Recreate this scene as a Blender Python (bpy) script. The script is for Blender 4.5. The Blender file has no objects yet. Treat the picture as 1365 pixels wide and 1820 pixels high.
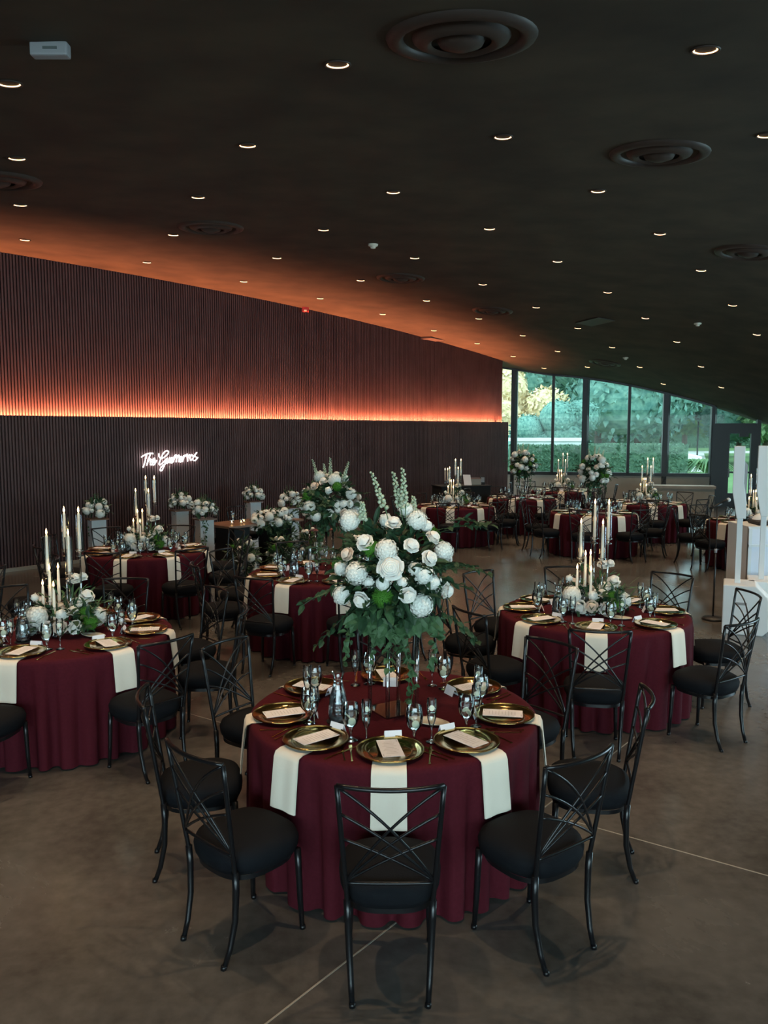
import bpy, math, random
from mathutils import Vector, Matrix
PI = math.pi
random.seed(7)
sc = bpy.context.scene
COL = sc.collection
# ------------------------------------------------------------------ camera
F = 1450.0; TH = math.atan(145 / 1450.0); H = 2.291
cam_data = bpy.data.cameras.new('camera'); cam = bpy.data.objects.new('camera', cam_data); COL.objects.link(cam)
cam.location = (0, 0, H); cam.rotation_euler = (PI / 2 - TH, 0, 0)
cam_data.sensor_fit = 'VERTICAL'; cam_data.sensor_height = 24; cam_data.sensor_width = 18; cam_data.lens = F / 1820 * 24
cam_data.clip_start = .05; cam_data.clip_end = 400
sc.camera = cam
# ------------------------------------------------------------------ colour, world, light
vs = sc.view_settings; vs.view_transform = 'Standard'; vs.look = 'None'; vs.gamma = 1; vs.use_curve_mapping = False
vs.exposure = 1.52
SKY_STRENGTH = 2.3
W_BACK, W_RIGHT = 290, 560           # daylight through the windows behind the camera and on the right, W
W_SPOT = 46                          # each recessed downlight, W
W_COVE = 74                          # each LED strip segment in the cove, W
sc.cycles.use_denoising = True
sc.cycles.max_bounces = 8; sc.cycles.diffuse_bounces = 3; sc.cycles.glossy_bounces = 4
sc.cycles.transparent_max_bounces = 24; sc.cycles.transmission_bounces = 6
sc.cycles.sample_clamp_indirect = 4; sc.cycles.caustics_reflective = False; sc.cycles.caustics_refractive = False
world = bpy.data.worlds.new('sky'); sc.world = world; world.use_nodes = True
wn = world.node_tree.nodes; wl = world.node_tree.links; wn.clear()
wo = wn.new('ShaderNodeOutputWorld'); wb = wn.new('ShaderNodeBackground'); ws = wn.new('ShaderNodeTexSky')
ws.sky_type = 'HOSEK_WILKIE'; ws.turbidity = 4; ws.sun_direction = (-.5, -.5, .35)
mixn = wn.new('ShaderNodeMix'); mixn.data_type = 'RGBA'; mixn.inputs[0].default_value = .6
mixn.inputs[7].default_value = (.62, .85, .92, 1)
wl.new(ws.outputs[0], mixn.inputs[6]); wl.new(mixn.outputs[2], wb.inputs[0]); wb.inputs[1].default_value = SKY_STRENGTH
wl.new(wb.outputs[0], wo.inputs[0])

def area(name, loc, direction, sx, sy, watts, color, spread=None):
    d = bpy.data.lights.new(name, 'AREA'); d.shape = 'RECTANGLE'; d.size = sx; d.size_y = sy; d.energy = watts; d.color = color
    if spread: d.spread = spread
    o = bpy.data.objects.new(name, d); COL.objects.link(o); o.location = loc
    o.rotation_euler = Vector(direction).to_track_quat('-Z', 'Y').to_euler()
    return o
area('daylight_window_light', (1.0, -6.6, 2.0), (0, 1, -.06), 13, 2.6, W_BACK, (.68, .87, 1))
area('daylight_window_light', (12.2, 8.0, 1.65), (-1, 0, -.1), 2.0, 14, W_RIGHT, (.60, .82, 1)).rotation_euler = Vector((-1, 0, -.1)).to_track_quat('-Z', 'Y').to_euler()

# ------------------------------------------------------------------ camera rays, ceiling shape, wall line
def ray(u, v):
    dx = (u - 682.5) / F; dy = (910 - v) / F; c, s = math.cos(TH), math.sin(TH)
    return Vector((dx, c + dy * s, -s + dy * c))
O3 = Vector((0, 0, H))
def at_z(u, v, z):
    d = ray(u, v); return O3 + d * ((z - H) / d.z)
def at_y(u, v, y):
    d = ray(u, v); return O3 + d * (y / d.y)
CZ = [3.598655610302879, 0.03777197881354601, 0.24792260280249262, -0.006696030780140238, -0.005092142504642844, -0.014204703171218792, -0.0005223570050500306, 3.292288400315536e-05, 2.004802072885279e-05, 0.00025211931638903674]
def zc(x, y):
    x = max(-8.5, min(11.5, x)); y = max(1.5, min(27, y)); c = CZ
    dw = (x + 6.2118)*.74319 - (y - 13.034)*.66908; sw = (x + 6.2118)*.66908 + (y - 13.034)*.74319
    cor = (.15 - .30*max(0, min(1.15, sw/14.6))) * math.exp(-max(dw, 0)/1.6)
    return cor + c[0] + c[1]*x + c[2]*y + c[3]*x*x + c[4]*x*y + c[5]*y*y + c[6]*x**3 + c[7]*x*x*y + c[8]*x*y*y + c[9]*y**3
def at_ceiling(u, v):
    d = ray(u, v); lo, hi = .5, 60
    for _ in range(50):
        m = (lo + hi) / 2; p = O3 + d * m
        if p.z < zc(p.x, p.y): lo = m
        else: hi = m
    return O3 + d * lo
def ceiling_normal(x, y):
    e = .05
    return Vector(((zc(x + e, y) - zc(x - e, y)) / (2 * e), (zc(x, y + e) - zc(x, y - e)) / (2 * e), -1)).normalized()
WA = Vector((-6.2118, 13.0340, 0)); WD = Vector((.66908, .74319, 0)); WN = Vector((.74319, -.66908, 0))   # wall foot, direction, normal into the room
def wall_at(u, off=0.0):
    d = ray(u, 700); a0 = WA - WN * off
    t = (a0.x * WN.x + a0.y * WN.y) / (d.x * WN.x + d.y * WN.y); return Vector((t * d.x, t * d.y, 0))
def on_wall(u, v, off=0.0):
    d = ray(u, v); a0 = WA - WN * off
    t = (a0.x * WN.x + a0.y * WN.y) / (d.x * WN.x + d.y * WN.y); return O3 + d * t

# ------------------------------------------------------------------ materials
def mat(name, base, rough=.5, metal=0, noise=None, scale=8, bump=0, spec=.5, emit=None, estr=0, sheen=0, sub=0, detail=4, coat=0, nrough=None):
    m = bpy.data.materials.new(name); m.use_nodes = True
    n = m.node_tree.nodes; l = m.node_tree.links; b = n['Principled BSDF']
    b.inputs['Base Color'].default_value = (*base, 1); b.inputs['Roughness'].default_value = rough
    b.inputs['Metallic'].default_value = metal; b.inputs['Specular IOR Level'].default_value = spec
    if coat: b.inputs['Coat Weight'].default_value = coat; b.inputs['Coat Roughness'].default_value = .12
    if sheen: b.inputs['Sheen Weight'].default_value = sheen; b.inputs['Sheen Roughness'].default_value = .4
    if sub: b.inputs['Subsurface Weight'].default_value = sub; b.inputs['Subsurface Radius'].default_value = (.02, .015, .01); b.inputs['Subsurface Scale'].default_value = .5
    if emit: b.inputs['Emission Color'].default_value = (*emit, 1); b.inputs['Emission Strength'].default_value = estr
    if noise or bump or nrough:
        t = n.new('ShaderNodeTexCoord'); x = n.new('ShaderNodeTexNoise'); x.inputs['Scale'].default_value = scale; x.inputs['Detail'].default_value = detail
        l.new(t.outputs['Object'], x.inputs['Vector'])
        if noise:
            r = n.new('ShaderNodeValToRGB'); r.color_ramp.elements[0].color = (*base, 1); r.color_ramp.elements[1].color = (*noise, 1)
            r.color_ramp.elements[0].position = .32; r.color_ramp.elements[1].position = .68
            l.new(x.outputs['Fac'], r.inputs['Fac']); l.new(r.outputs['Color'], b.inputs['Base Color'])
        if nrough:
            q = n.new('ShaderNodeMapRange'); q.inputs['From Min'].default_value = .3; q.inputs['From Max'].default_value = .7
            q.inputs['To Min'].default_value = rough; q.inputs['To Max'].default_value = nrough
            l.new(x.outputs['Fac'], q.inputs['Value']); l.new(q.outputs[0], b.inputs['Roughness'])
        if bump:
            u = n.new('ShaderNodeBump'); u.inputs['Strength'].default_value = bump; u.inputs['Distance'].default_value = .02
            l.new(x.outputs['Fac'], u.inputs['Height']); l.new(u.outputs['Normal'], b.inputs['Normal'])
    return m
def thin_glass(name, tint=(1, 1, 1), refl=1.0, rough=.02, ior=1.5):
    m = bpy.data.materials.new(name); m.use_nodes = True; n = m.node_tree.nodes; l = m.node_tree.links; n.clear()
    o = n.new('ShaderNodeOutputMaterial'); mx = n.new('ShaderNodeMixShader'); t = n.new('ShaderNodeBsdfTransparent'); g = n.new('ShaderNodeBsdfGlossy')
    f = n.new('ShaderNodeFresnel'); f.inputs[0].default_value = ior; k = n.new('ShaderNodeMath'); k.operation = 'MULTIPLY'; k.inputs[1].default_value = refl; k.use_clamp = True
    t.inputs[0].default_value = (*tint, 1); g.inputs['Roughness'].default_value = rough; g.inputs[0].default_value = (1, 1, 1, 1)
    l.new(f.outputs[0], k.inputs[0]); l.new(k.outputs[0], mx.inputs[0]); l.new(t.outputs[0], mx.inputs[1]); l.new(g.outputs[0], mx.inputs[2]); l.new(mx.outputs[0], o.inputs[0])
    return m
def emitter(name, color, strength):
    m = bpy.data.materials.new(name); m.use_nodes = True; n = m.node_tree.nodes; n.clear()
    o = n.new('ShaderNodeOutputMaterial'); e = n.new('ShaderNodeEmission'); e.inputs[0].default_value = (*color, 1); e.inputs[1].default_value = strength
    m.node_tree.links.new(e.outputs[0], o.inputs[0]); return m
def leafy(name, a, b, scale=30, transl=.3):
    m = mat(name, a, .55, noise=b, scale=scale, spec=.3)
    return m
def concrete_floor():
    m = bpy.data.materials.new('polished_concrete'); m.use_nodes = True; n = m.node_tree.nodes; l = m.node_tree.links; b = n['Principled BSDF']
    t = n.new('ShaderNodeTexCoord'); a = n.new('ShaderNodeTexNoise'); a.inputs['Scale'].default_value = .9; a.inputs['Detail'].default_value = 8; a.inputs['Roughness'].default_value = .65; a.inputs['Distortion'].default_value = .6
    c = n.new('ShaderNodeTexNoise'); c.inputs['Scale'].default_value = 14; c.inputs['Detail'].default_value = 6
    l.new(t.outputs['Object'], a.inputs['Vector']); l.new(t.outputs['Object'], c.inputs['Vector'])
    r = n.new('ShaderNodeValToRGB'); r.color_ramp.elements[0].position = .34; r.color_ramp.elements[1].position = .66
    r.color_ramp.elements[0].color = FLOOR_A; r.color_ramp.elements[1].color = FLOOR_B
    mm = n.new('ShaderNodeMix'); mm.data_type = 'FLOAT'; mm.inputs[0].default_value = .3
    l.new(a.outputs['Fac'], mm.inputs[2]); l.new(c.outputs['Fac'], mm.inputs[3]); l.new(mm.outputs[0], r.inputs['Fac']); l.new(r.outputs[0], b.inputs['Base Color'])
    q = n.new('ShaderNodeMapRange'); q.inputs['From Min'].default_value = .3; q.inputs['From Max'].default_value = .7; q.inputs['To Min'].default_value = .15; q.inputs['To Max'].default_value = .30
    l.new(a.outputs['Fac'], q.inputs['Value']); l.new(q.outputs[0], b.inputs['Roughness'])
    b.inputs['Specular IOR Level'].default_value = .5
    return m
FLOOR_A = (.058, .053, .047, 1); FLOOR_B = (.135, .125, .112, 1)
M = dict(
    floor=concrete_floor(),
    ceiling=mat('brown_plaster_ceiling', (.036, .027, .019), .78, noise=(.068, .052, .034), scale=1.6, bump=.25, detail=8, spec=.3),
    slat=mat('brown_slat', (.078, .042, .042), .6, noise=(.098, .054, .053), scale=3, spec=.35),
    backing=mat('dark_wall_backing', (.018, .009, .008), .8),
    plainwall=mat('brown_wall_paint', (.07, .05, .045), .7),
    base=mat('beige_baseboard', (.30, .27, .22), .6),
    sillwall=mat('pale_concrete', (.30, .28, .235), .7, noise=(.38, .35, .30), scale=2),
    mullion=mat('dark_bronze_frame', (.013, .013, .013), .4, spec=.4),
    mullion_light=mat('grey_metal_frame', (.10, .115, .11), .45),
    pane=thin_glass('window_glass', (.82, .95, .92), .18),
    black_metal=mat('glossy_black_metal', (.006, .006, .007), .3, spec=.4),
    seat=mat('black_stretch_fabric', (.006, .007, .009), .8, bump=.08, scale=220, spec=.12),
    cloth=mat('burgundy_linen', (.062, .0064, .0120), .85, noise=(.074, .0085, .0155), scale=60, bump=.05, spec=.12),
    napkin=mat('ivory_napkin_cloth', (.80, .74, .63), .8, bump=.04, scale=120, spec=.2),
    gold=mat('polished_gold', (.62, .43, .16), .13, metal=1),
    goldrim=mat('gold_rim', (.40, .25, .09), .2, metal=1, bump=.1, scale=60),
    paper=mat('white_card', (.84, .83, .86), .7),
    ink=mat('grey_ink', (.35, .33, .33), .7),
    glass=thin_glass('clear_glass', (.96, .98, .98), 2.0, .03, 1.45),
    acrylic=thin_glass('clear_acrylic', (.92, .93, .93), 5, .08, 1.49),
    water=thin_glass('water', (.93, .965, .97), 1.6, .0, 1.33),
    frosted=thin_glass('iced_water', (.80, .85, .87), 3.0, .15, 1.4),
    lemon=mat('lemon_slice', (.80, .78, .58), .4),
    coaster=mat('black_coaster', (.01, .01, .01), .5),
    ceramic=mat('cream_ceramic', (.74, .69, .57), .25),
    rose=mat('cream_white_petal', (.86, .82, .74), .6, sub=.15, noise=(.90, .87, .81), scale=10, spec=.2),
    hyd=mat('white_hydrangea_petal', (.80, .82, .76), .6, noise=(.90, .90, .84), scale=25, spec=.2),
    blush=mat('blush_petal', (.74, .58, .46), .6, noise=(.8, .68, .56), scale=20, spec=.2),
    moss=mat('green_dianthus', (.045, .15, .018), .7, noise=(.08, .24, .03), scale=40, spec=.2),
    leaf=leafy('dark_leaf', (.014, .040, .018), (.032, .078, .034)),
    leaf2=leafy('fresh_leaf', (.035, .085, .032), (.075, .15, .065)),
    stem=mat('green_stem', (.07, .14, .05), .6),
    bud=mat('pale_green_bud', (.42, .52, .34), .6, noise=(.62, .66, .52), scale=60, spec=.2),
    wax=mat('ivory_wax', (.85, .78, .66), .45, sub=.4, emit=(1, .62, .3), estr=.04),
    flame=emitter('candle_flame', (1, .62, .25), 9),
    ring=emitter('warm_downlight_glow', (1, .55, .26), 2.6),
    bulb=emitter('warm_bulb', (1, .78, .5), 9),
    diff=mat('painted_diffuser', (.044, .031, .026), .5, spec=.3),
    voidm=mat('dark_duct', (.01, .008, .007), .9),
    led=emitter('led_strip', (1, .3, .1), 6),
    neon=emitter('white_neon', (1, .96, .97), 5),
    white=mat('white_plastic', (.78, .82, .84), .4),
    whiteglow=mat('white_facade_scrim', (.78, .82, .92), .6),
    grey=mat('grey_plastic', (.28, .28, .29), .5),
    wood=mat('brown_wood', (.16, .075, .04), .35, noise=(.22, .11, .06), scale=5),
    pedestal=mat('white_pedestal', (.58, .60, .60), .5),
    blackcloth=mat('black_cloth', (.008, .009, .010), .85),
    red=mat('red_device', (.35, .02, .015), .4),
    grass=mat('grass', (.06, .13, .035), .9, noise=(.10, .19, .05), scale=2),
    path=mat('pale_path', (.55, .54, .50), .9),
    hedge=mat('hedge_leaf', (.045, .10, .065), .8, noise=(.11, .19, .12), scale=9, bump=.6, spec=.2),
    tree=mat('tree_leaf', (.06, .13, .07), .8, noise=(.20, .30, .14), scale=3, spec=.2),
    tree2=mat('blue_green_tree_leaf', (.07, .17, .15), .8, noise=(.20, .34, .28), scale=3, spec=.2),
    tree_sunlit=mat('sunlit_tree_leaf', (.60, .46, .27), .8, noise=(.78, .62, .40), scale=2, spec=.2),  # sunlight on this foliage is put into the leaf colour as yellow
    bark=mat('bark', (.08, .06, .045), .9),
    carpaint=mat('white_car_paint', (.75, .77, .78), .3),
    tyre=mat('rubber', (.02, .02, .02), .8),
)

# ------------------------------------------------------------------ mesh builder
class MB:
    def __init__(s): s.v = []; s.f = []
    def add(s, vs_, fs):
        k = len(s.v); s.v += [tuple(p) for p in vs_]; s.f += [tuple(i + k for i in f) for f in fs]; return s
    def box(s, x0, x1, y0, y1, z0, z1):
        return s.add([(x0,y0,z0),(x1,y0,z0),(x1,y1,z0),(x0,y1,z0),(x0,y0,z1),(x1,y0,z1),(x1,y1,z1),(x0,y1,z1)],
                     [(0,3,2,1),(4,5,6,7),(0,1,5,4),(1,2,6,5),(2,3,7,6),(3,0,4,7)])
    def bar(s, p, q, w, h):      # box from p to q
        p, q = Vector(p), Vector(q); d = (q - p).normalized(); up = Vector((0, 0, 1)) if abs(d.z) < .95 else Vector((0, 1, 0))
        a = d.cross(up).normalized() * w / 2; b = a.cross(d).normalized() * h / 2
        vs_ = [p-a-b, p+a-b, p+a+b, p-a+b, q-a-b, q+a-b, q+a+b, q-a+b]
        return s.add(vs_, [(0,1,2,3),(7,6,5,4),(0,4,5,1),(1,5,6,2),(2,6,7,3),(3,7,4,0)])
    def tube(s, pts, r, n=8, cap=True):
        pts = [Vector(p) for p in pts]; m = len(pts); rs = r if isinstance(r, (list, tuple)) else [r] * m
        k = len(s.v); ref = None
        for i, p in enumerate(pts):
            d = (pts[min(i+1, m-1)] - pts[max(i-1, 0)]).normalized()
            if ref is None: ref = Vector((0, 0, 1)) if abs(d.z) < .9 else Vector((1, 0, 0))
            a = d.cross(ref)
            if a.length < 1e-4: a = d.cross(Vector((0, 1, .1)))
            a.normalize(); b = d.cross(a).normalized(); ref = a.cross(d) if False else ref
            for j in range(n):
                t = 2 * PI * j / n; s.v.append(tuple(p + (a * math.cos(t) + b * math.sin(t)) * rs[i]))
        for i in range(m - 1):
            for j in range(n):
                s.f.append((k+i*n+j, k+i*n+(j+1)%n, k+(i+1)*n+(j+1)%n, k+(i+1)*n+j))
        if cap: s.f.append(tuple(k+j for j in range(n))[::-1]); s.f.append(tuple(k+(m-1)*n+j for j in range(n)))
        return s
    def lathe(s, prof, n=20, c=(0,0,0)):
        k = len(s.v); m = len(prof)
        for r, z in prof:
            for j in range(n):
                t = 2*PI*j/n; s.v.append((c[0]+max(r,1e-4)*math.cos(t), c[1]+max(r,1e-4)*math.sin(t), c[2]+z))
        for i in range(m-1):
            for j in range(n):
                s.f.append((k+i*n+j, k+i*n+(j+1)%n, k+(i+1)*n+(j+1)%n, k+(i+1)*n+j))
        return s
    def grid(s, fn, nu, nv, wrap=False):
        k = len(s.v)
        for i in range(nu+1):
            for j in range(nv+1): s.v.append(tuple(fn(i/nu, j/nv)))
        for i in range(nu):
            for j in range(nv):
                a = k+i*(nv+1)+j; s.f.append((a, a+nv+1, a+nv+2, a+1))
        return s
    def prism(s, poly, y0, y1):   # polygon in xz extruded along y
        n = len(poly); k = len(s.v)
        s.v += [(x, y0, z) for x, z in poly] + [(x, y1, z) for x, z in poly]
        s.f.append(tuple(range(k, k+n))); s.f.append(tuple(range(k+2*n-1, k+n-1, -1)))
        for i in range(n): s.f.append((k+i, k+n+i, k+n+(i+1)%n, k+(i+1)%n))
        return s
    def xf(s, mtx, k=0):
        s.v = s.v[:k] + [tuple(mtx @ Vector(p)) for p in s.v[k:]]; return s
    def mesh(s, name, m, smooth=False):
        me = bpy.data.meshes.new(name); me.from_pydata(s.v, [], s.f); me.materials.append(M[m] if isinstance(m, str) else m)
        if smooth: me.polygons.foreach_set('use_smooth', [True] * len(me.polygons))
        me.update(); return me
    def build(s, name, m, parent=None, smooth=False, loc=None, bevel=0):
        o = bpy.data.objects.new(name, s.mesh(name, m, smooth)); COL.objects.link(o)
        if parent: o.parent = parent
        if loc is not None: o.location = loc
        if bevel:
            b = o.modifiers.new('bevel', 'BEVEL'); b.width = bevel; b.segments = 2; b.limit_method = 'ANGLE'
        return o
def tag(o, label=None, cat=None, group=None, kind=None):
    if label: o['label'] = label
    if cat: o['category'] = cat
    if group: o['group'] = group
    if kind: o['kind'] = kind
    return o
def empty(name, loc=(0,0,0), rz=0):
    o = bpy.data.objects.new(name, None); COL.objects.link(o); o.location = loc; o.rotation_euler = (0, 0, rz); o.empty_display_size = .1; return o
def copy_tree(o, parent=None):
    c = o.copy(); COL.objects.link(c); c.parent = parent
    for ch in KIDS(o): copy_tree(ch, c)
    return c
_kid = {}
def KIDS(o):
    k = o.name
    if k not in _kid: _kid[k] = [x for x in COL.objects if x.parent == o]
    return _kid[k]
class Proto:                      # first call hands out the original, later calls copies
    def __init__(s, fn): s.fn = fn; s.o = None
    def __call__(s, loc, rz, label, cat, group=None):
        if s.o is None: s.o = o = s.fn(); KIDS(o); [KIDS(k) for k in KIDS(o)]
        else: o = copy_tree(s.o)
        o.location = loc; o.rotation_euler = (0, 0, rz); tag(o, label, cat, group)
        return o
def structure(o): o['kind'] = 'structure'; return o

# ------------------------------------------------------------------ the room
mb = MB(); mb.box(-11, 13, -7.2, 29, -.12, 0); structure(mb.build('floor', 'floor'))
def cz_pt(i, j):
    x = -11 + 24 * i; y = -7.2 + (26.32 - .2474*(x-3.94) + 7.2) * j; return (x, y, zc(x, y))
mb = MB(); mb.grid(lambda a, b: cz_pt(a, b), 72, 100); mb.f = [f[::-1] for f in mb.f]
ceil = structure(mb.build('ceiling', 'ceiling', smooth=True))
so = ceil.modifiers.new('thick', 'SOLIDIFY'); so.thickness = .15; so.offset = -1
# slatted feature wall: lower part in front, upper part set back behind a light cove
LEDGE = 2.534; S0 = -5.6; S1 = (wall_at(905) - WA).length; S1U = (wall_at(893, .4) - (WA - WN * .4)).length
def slat_wall(name, s0, s1, off, z0, ztop, thick):
    base = WA - WN * off
    def P(s_, d, z): q = base + WD * s_ + WN * d; return (q.x, q.y, z)
    m = MB(); n = int((s1 - s0) / .053); st = (s1 - s0) / n
    m2 = MB()
    N = 60
    for i in range(N):
        a, b = s0 + (s1-s0)*i/N, s0 + (s1-s0)*(i+1)/N
        pa, pb = P(a, 0, 0), P(b, 0, 0)
        za, zb = ztop(pa[0], pa[1]), ztop(pb[0], pb[1])
        m2.add([P(a,-.03,z0),P(b,-.03,z0),P(b,-.03,zb),P(a,-.03,za),P(a,-thick,z0),P(b,-thick,z0),P(b,-thick,zb),P(a,-thick,za)],
               [(0,1,2,3),(7,6,5,4),(3,2,6,7),(0,4,5,1)] + ([(0,3,7,4)] if i == 0 else []) + ([(1,5,6,2)] if i == N-1 else []))
    w = structure(m2.build(name, 'backing'))
    for i in range(n):
        a = s0 + st * i + .008; b = a + .029; p = P(a, 0, 0); z1 = ztop(p[0], p[1])
        m.add([P(a,-.03,z0),P(a,0,z0),P(b,0,z0),P(b,-.03,z0),P(a,-.03,z1),P(a,0,z1),P(b,0,z1),P(b,-.03,z1)],
              [(0,1,5,4),(1,2,6,5),(2,3,7,6),(4,5,6,7)])
    m.build('slats', 'slat', w)
    return w
slat_wall('wall_left_lower', S0, S1, 0, .0, lambda x, y: LEDGE, .08)
wu = slat_wall('wall_left_upper', S0, S1U, .4, LEDGE - .3, lambda x, y: zc(x, y) + .04, .12)
def wpt(s_, d, z, off=0): q = WA + WD * s_ + WN * (d - off); return Vector((q.x, q.y, z))
m = MB(); a, b = wpt(S0, -.08, LEDGE-.3), wpt(S1, -.08, LEDGE-.3); c, d = wpt(S1, -.44, LEDGE-.3), wpt(S0, -.44, LEDGE-.3)
m.add([a, b, c, d, a-Vector((0,0,.05)), b-Vector((0,0,.05)), c-Vector((0,0,.05)), d-Vector((0,0,.05))], [(0,1,2,3),(7,6,5,4),(0,4,5,1),(1,5,6,2),(2,6,7,3),(3,7,4,0)])
structure(m.build('trim_1', 'backing'))
m = MB(); a, b = wpt(S1-.05, -.08, 0), wpt(S1-.05, -.5, 0); m.add([a, b, b+Vector((0,0,LEDGE)), a+Vector((0,0,LEDGE)), a-WD*.1, b-WD*.1, b-WD*.1+Vector((0,0,LEDGE)), a-WD*.1+Vector((0,0,LEDGE))], [(0,1,2,3),(7,6,5,4),(0,4,5,1),(2,6,7,3),(0,3,7,4),(1,5,6,2)])
structure(m.build('trim_2', 'plainwall'))
# LED strip in the cove (real lamps, hidden behind the ledge as in the room)
NSEG = 6
for i in range(NSEG):
    s_ = S0 + (S1U - S0) * (i + .5) / NSEG; p = wpt(s_, .05, LEDGE - .06, .4)
    L_ = area('cove_led_strip', p, (0, 0, 1), (S1U - S0) / NSEG, .03, W_COVE, (1, .295, .13))
    zax = -Vector((-WN.x * .12, -WN.y * .12, 1)).normalized(); xax = WD.normalized(); yax = zax.cross(xax).normalized()
    L_.data.spread = math.radians(135); L_.rotation_euler = Matrix((xax, yax, zax)).transposed().to_euler()
m = MB(); m.bar(wpt(-4.5, .035, .03), wpt(S1, .035, .03), .03, .06); structure(m.build('baseboard_left', 'base'))
# small soffit steps on the ceiling edge above the slatted wall
m = MB(); p = on_wall(606, 556, .4); s_ = (p - (WA - WN*.4)).dot(WD)
m.bar(wpt(s_-.35, .1, p.z+.02, .4), wpt(s_+.35, .1, p.z+.05, .4), .22, .14)
p = on_wall(770, 601, .4); s_ = (p - (WA - WN*.4)).dot(WD)
m.bar(wpt(s_-.5, .15, p.z+.0, .4), wpt(s_+.1, .15, p.z-.02, .4), .35, .12)
structure(m.build('trim_3', 'plainwall'))

# window wall at the far end
WY = [(3.0, 26.3), (3.94, 26.0), (6.37, 25.4), (8.56, 24.95), (9.89, 24.6), (10.94, 24.3), (13.0, 23.75)]
def wy(x):
    a, b = WY[1], WY[5]; return a[1] + (b[1]-a[1]) * (x-a[0]) / (b[0]-a[0])
WDIR = Vector((WY[5][0]-WY[1][0], WY[5][1]-WY[1][1], 0)).normalized(); WIN = Vector((WDIR.y, -WDIR.x, 0))  # into the room
def win_x(u):
    d = ray(u, 760); k = (WY[5][1]-WY[1][1]) / (WY[5][0]-WY[1][0])
    t = (WY[1][1] - k*WY[1][0]) / (d.y - k*d.x); return t * d.x
SILL = 1.0
def wp(x, d, z): q = Vector((x, wy(x), 0)) + WIN * d; return Vector((q.x, q.y, z))
def vbox(m, x0, x1, d0, d1, z0, z1a, z1b=None):
    z1b = z1a if z1b is None else z1b
    m.add([wp(x0,d0,z0),wp(x1,d0,z0),wp(x1,d1,z0),wp(x0,d1,z0),wp(x0,d0,z1a),wp(x1,d0,z1b),wp(x1,d1,z1b),wp(x0,d1,z1a)],
          [(0,3,2,1),(4,5,6,7),(0,1,5,4),(1,2,6,5),(2,3,7,6),(3,0,4,7)])
def top(x): return zc(x, wy(x)) + .05
XD0, XD1 = win_x(1266), win_x(1345)
m = MB(); vbox(m, 2.4, XD0, -.15, .05, 0, SILL-.1); structure(m.build('wall_far', 'sillwall'))
majors = [(908, 915), (1034, 1043), (1178, 1187), (1264, 1270)]
thins = [(980, 985), (1115, 1120)]
edges = [win_x(880)] + [win_x(sum(p)/2) for p in [majors[0], thins[0], majors[1], thins[1], majors[2], majors[3]]]
for i in range(len(edges)-1):
    x0, x1 = edges[i], edges[i+1]
    fr = MB(); vbox(fr, x0, x1, -.06, .08, SILL-.1, SILL)
    for k in range(4):
        xa, xb = x0 + (x1-x0)*k/4, x0 + (x1-x0)*(k+1)/4; za, zb = top(xa)-.1, top(xb)-.1
        fr.add([wp(xa,-.06,za),wp(xb,-.06,zb),wp(xb,.08,zb),wp(xa,.08,za),wp(xa,-.06,za+.14),wp(xb,-.06,zb+.14),wp(xb,.08,zb+.14),wp(xa,.08,za+.14)],
               [(0,3,2,1),(4,5,6,7),(0,1,5,4),(1,2,6,5),(2,3,7,6),(3,0,4,7)])
    o = structure(fr.build('window_%d' % (i+1), 'mullion'))
    g = MB(); n = 6
    for k in range(n):
        xa, xb = x0 + (x1-x0)*k/n, x0 + (x1-x0)*(k+1)/n
        g.add([wp(xa,0,SILL),wp(xb,0,SILL),wp(xb,0,top(xb)),wp(xa,0,top(xa))], [(0,1,2,3)])
    g.build('pane', 'pane', o)
k = 4
for (u0, u1) in majors:
    x0, x1 = win_x(u0), win_x(u1); m = MB(); vbox(m, x0, x1, -.30, .05, 0, top(x0)); o = structure(m.build('trim_%d' % k, 'mullion')); k += 1
    m = MB(); vbox(m, x1, x1+.06, -.30, -.05, SILL, top(x1)); m.build('side_frame', 'mullion_light', o)
for (u0, u1) in thins:
    x0, x1 = win_x(u0), win_x(u1); m = MB(); vbox(m, x0, x1, -.12, .08, SILL-.1, top(x0)); structure(m.build('trim_%d' % k, 'mullion')); k += 1
# glazed door with its dark surround, transom above
zdt = 2.44
m = MB(); xg0, xg1 = win_x(1297), win_x(1335)
vbox(m, XD0, xg0, -.08, .10, 0, zdt); vbox(m, xg1, XD1, -.08, .10, 0, zdt); vbox(m, xg0, xg1, -.08, .10, 2.2, zdt)
o = structure(m.build('door_1', 'mullion'))
m = MB(); vbox(m, xg0, xg1, -.05, .05, 0, .42); vbox(m, xg0, xg1, -.03, .03, 1.02, 1.07); m.build('door_rail', 'mullion', o)
m = MB(); m.add([wp(xg0,0,.36),wp(xg1,0,.42),wp(xg1,0,2.2),wp(xg0,0,2.2)], [(0,1,2,3)]); m.build('pane', 'pane', o)
m = MB(); vbox(m, xg0-.02, xg0+.02, .1, .14, .9, 1.15); m.build('handle', 'grey', o)
m = MB(); vbox(m, xg0+.25, xg0+.5, .05, .12, 2.1, 2.2); m.build('door_closer', 'mullion', o)
m = MB(); vbox(m, XD0, XD1, -.05, .08, 2.44, 2.5); o = structure(m.build('window_8', 'mullion'))
g = MB(); g.add([wp(XD0,0,2.5),wp(XD1,0,2.5),wp(XD1,0,top(XD1)),wp(XD0,0,top(XD0))], [(0,1,2,3)]); g.build('pane', 'pane', o)
m = MB(); vbox(m, XD1, XD1+.1, -.15, .1, 0, top(XD1)); structure(m.build('trim_%d' % k, 'mullion')); k += 1
m = MB(); vbox(m, XD1+.1, 12.6, -.05, .08, SILL-.1, SILL); vbox(m, 12.3, 12.6, -.05, .08, 0, 2.4); o = structure(m.build('window_9', 'mullion'))
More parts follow.
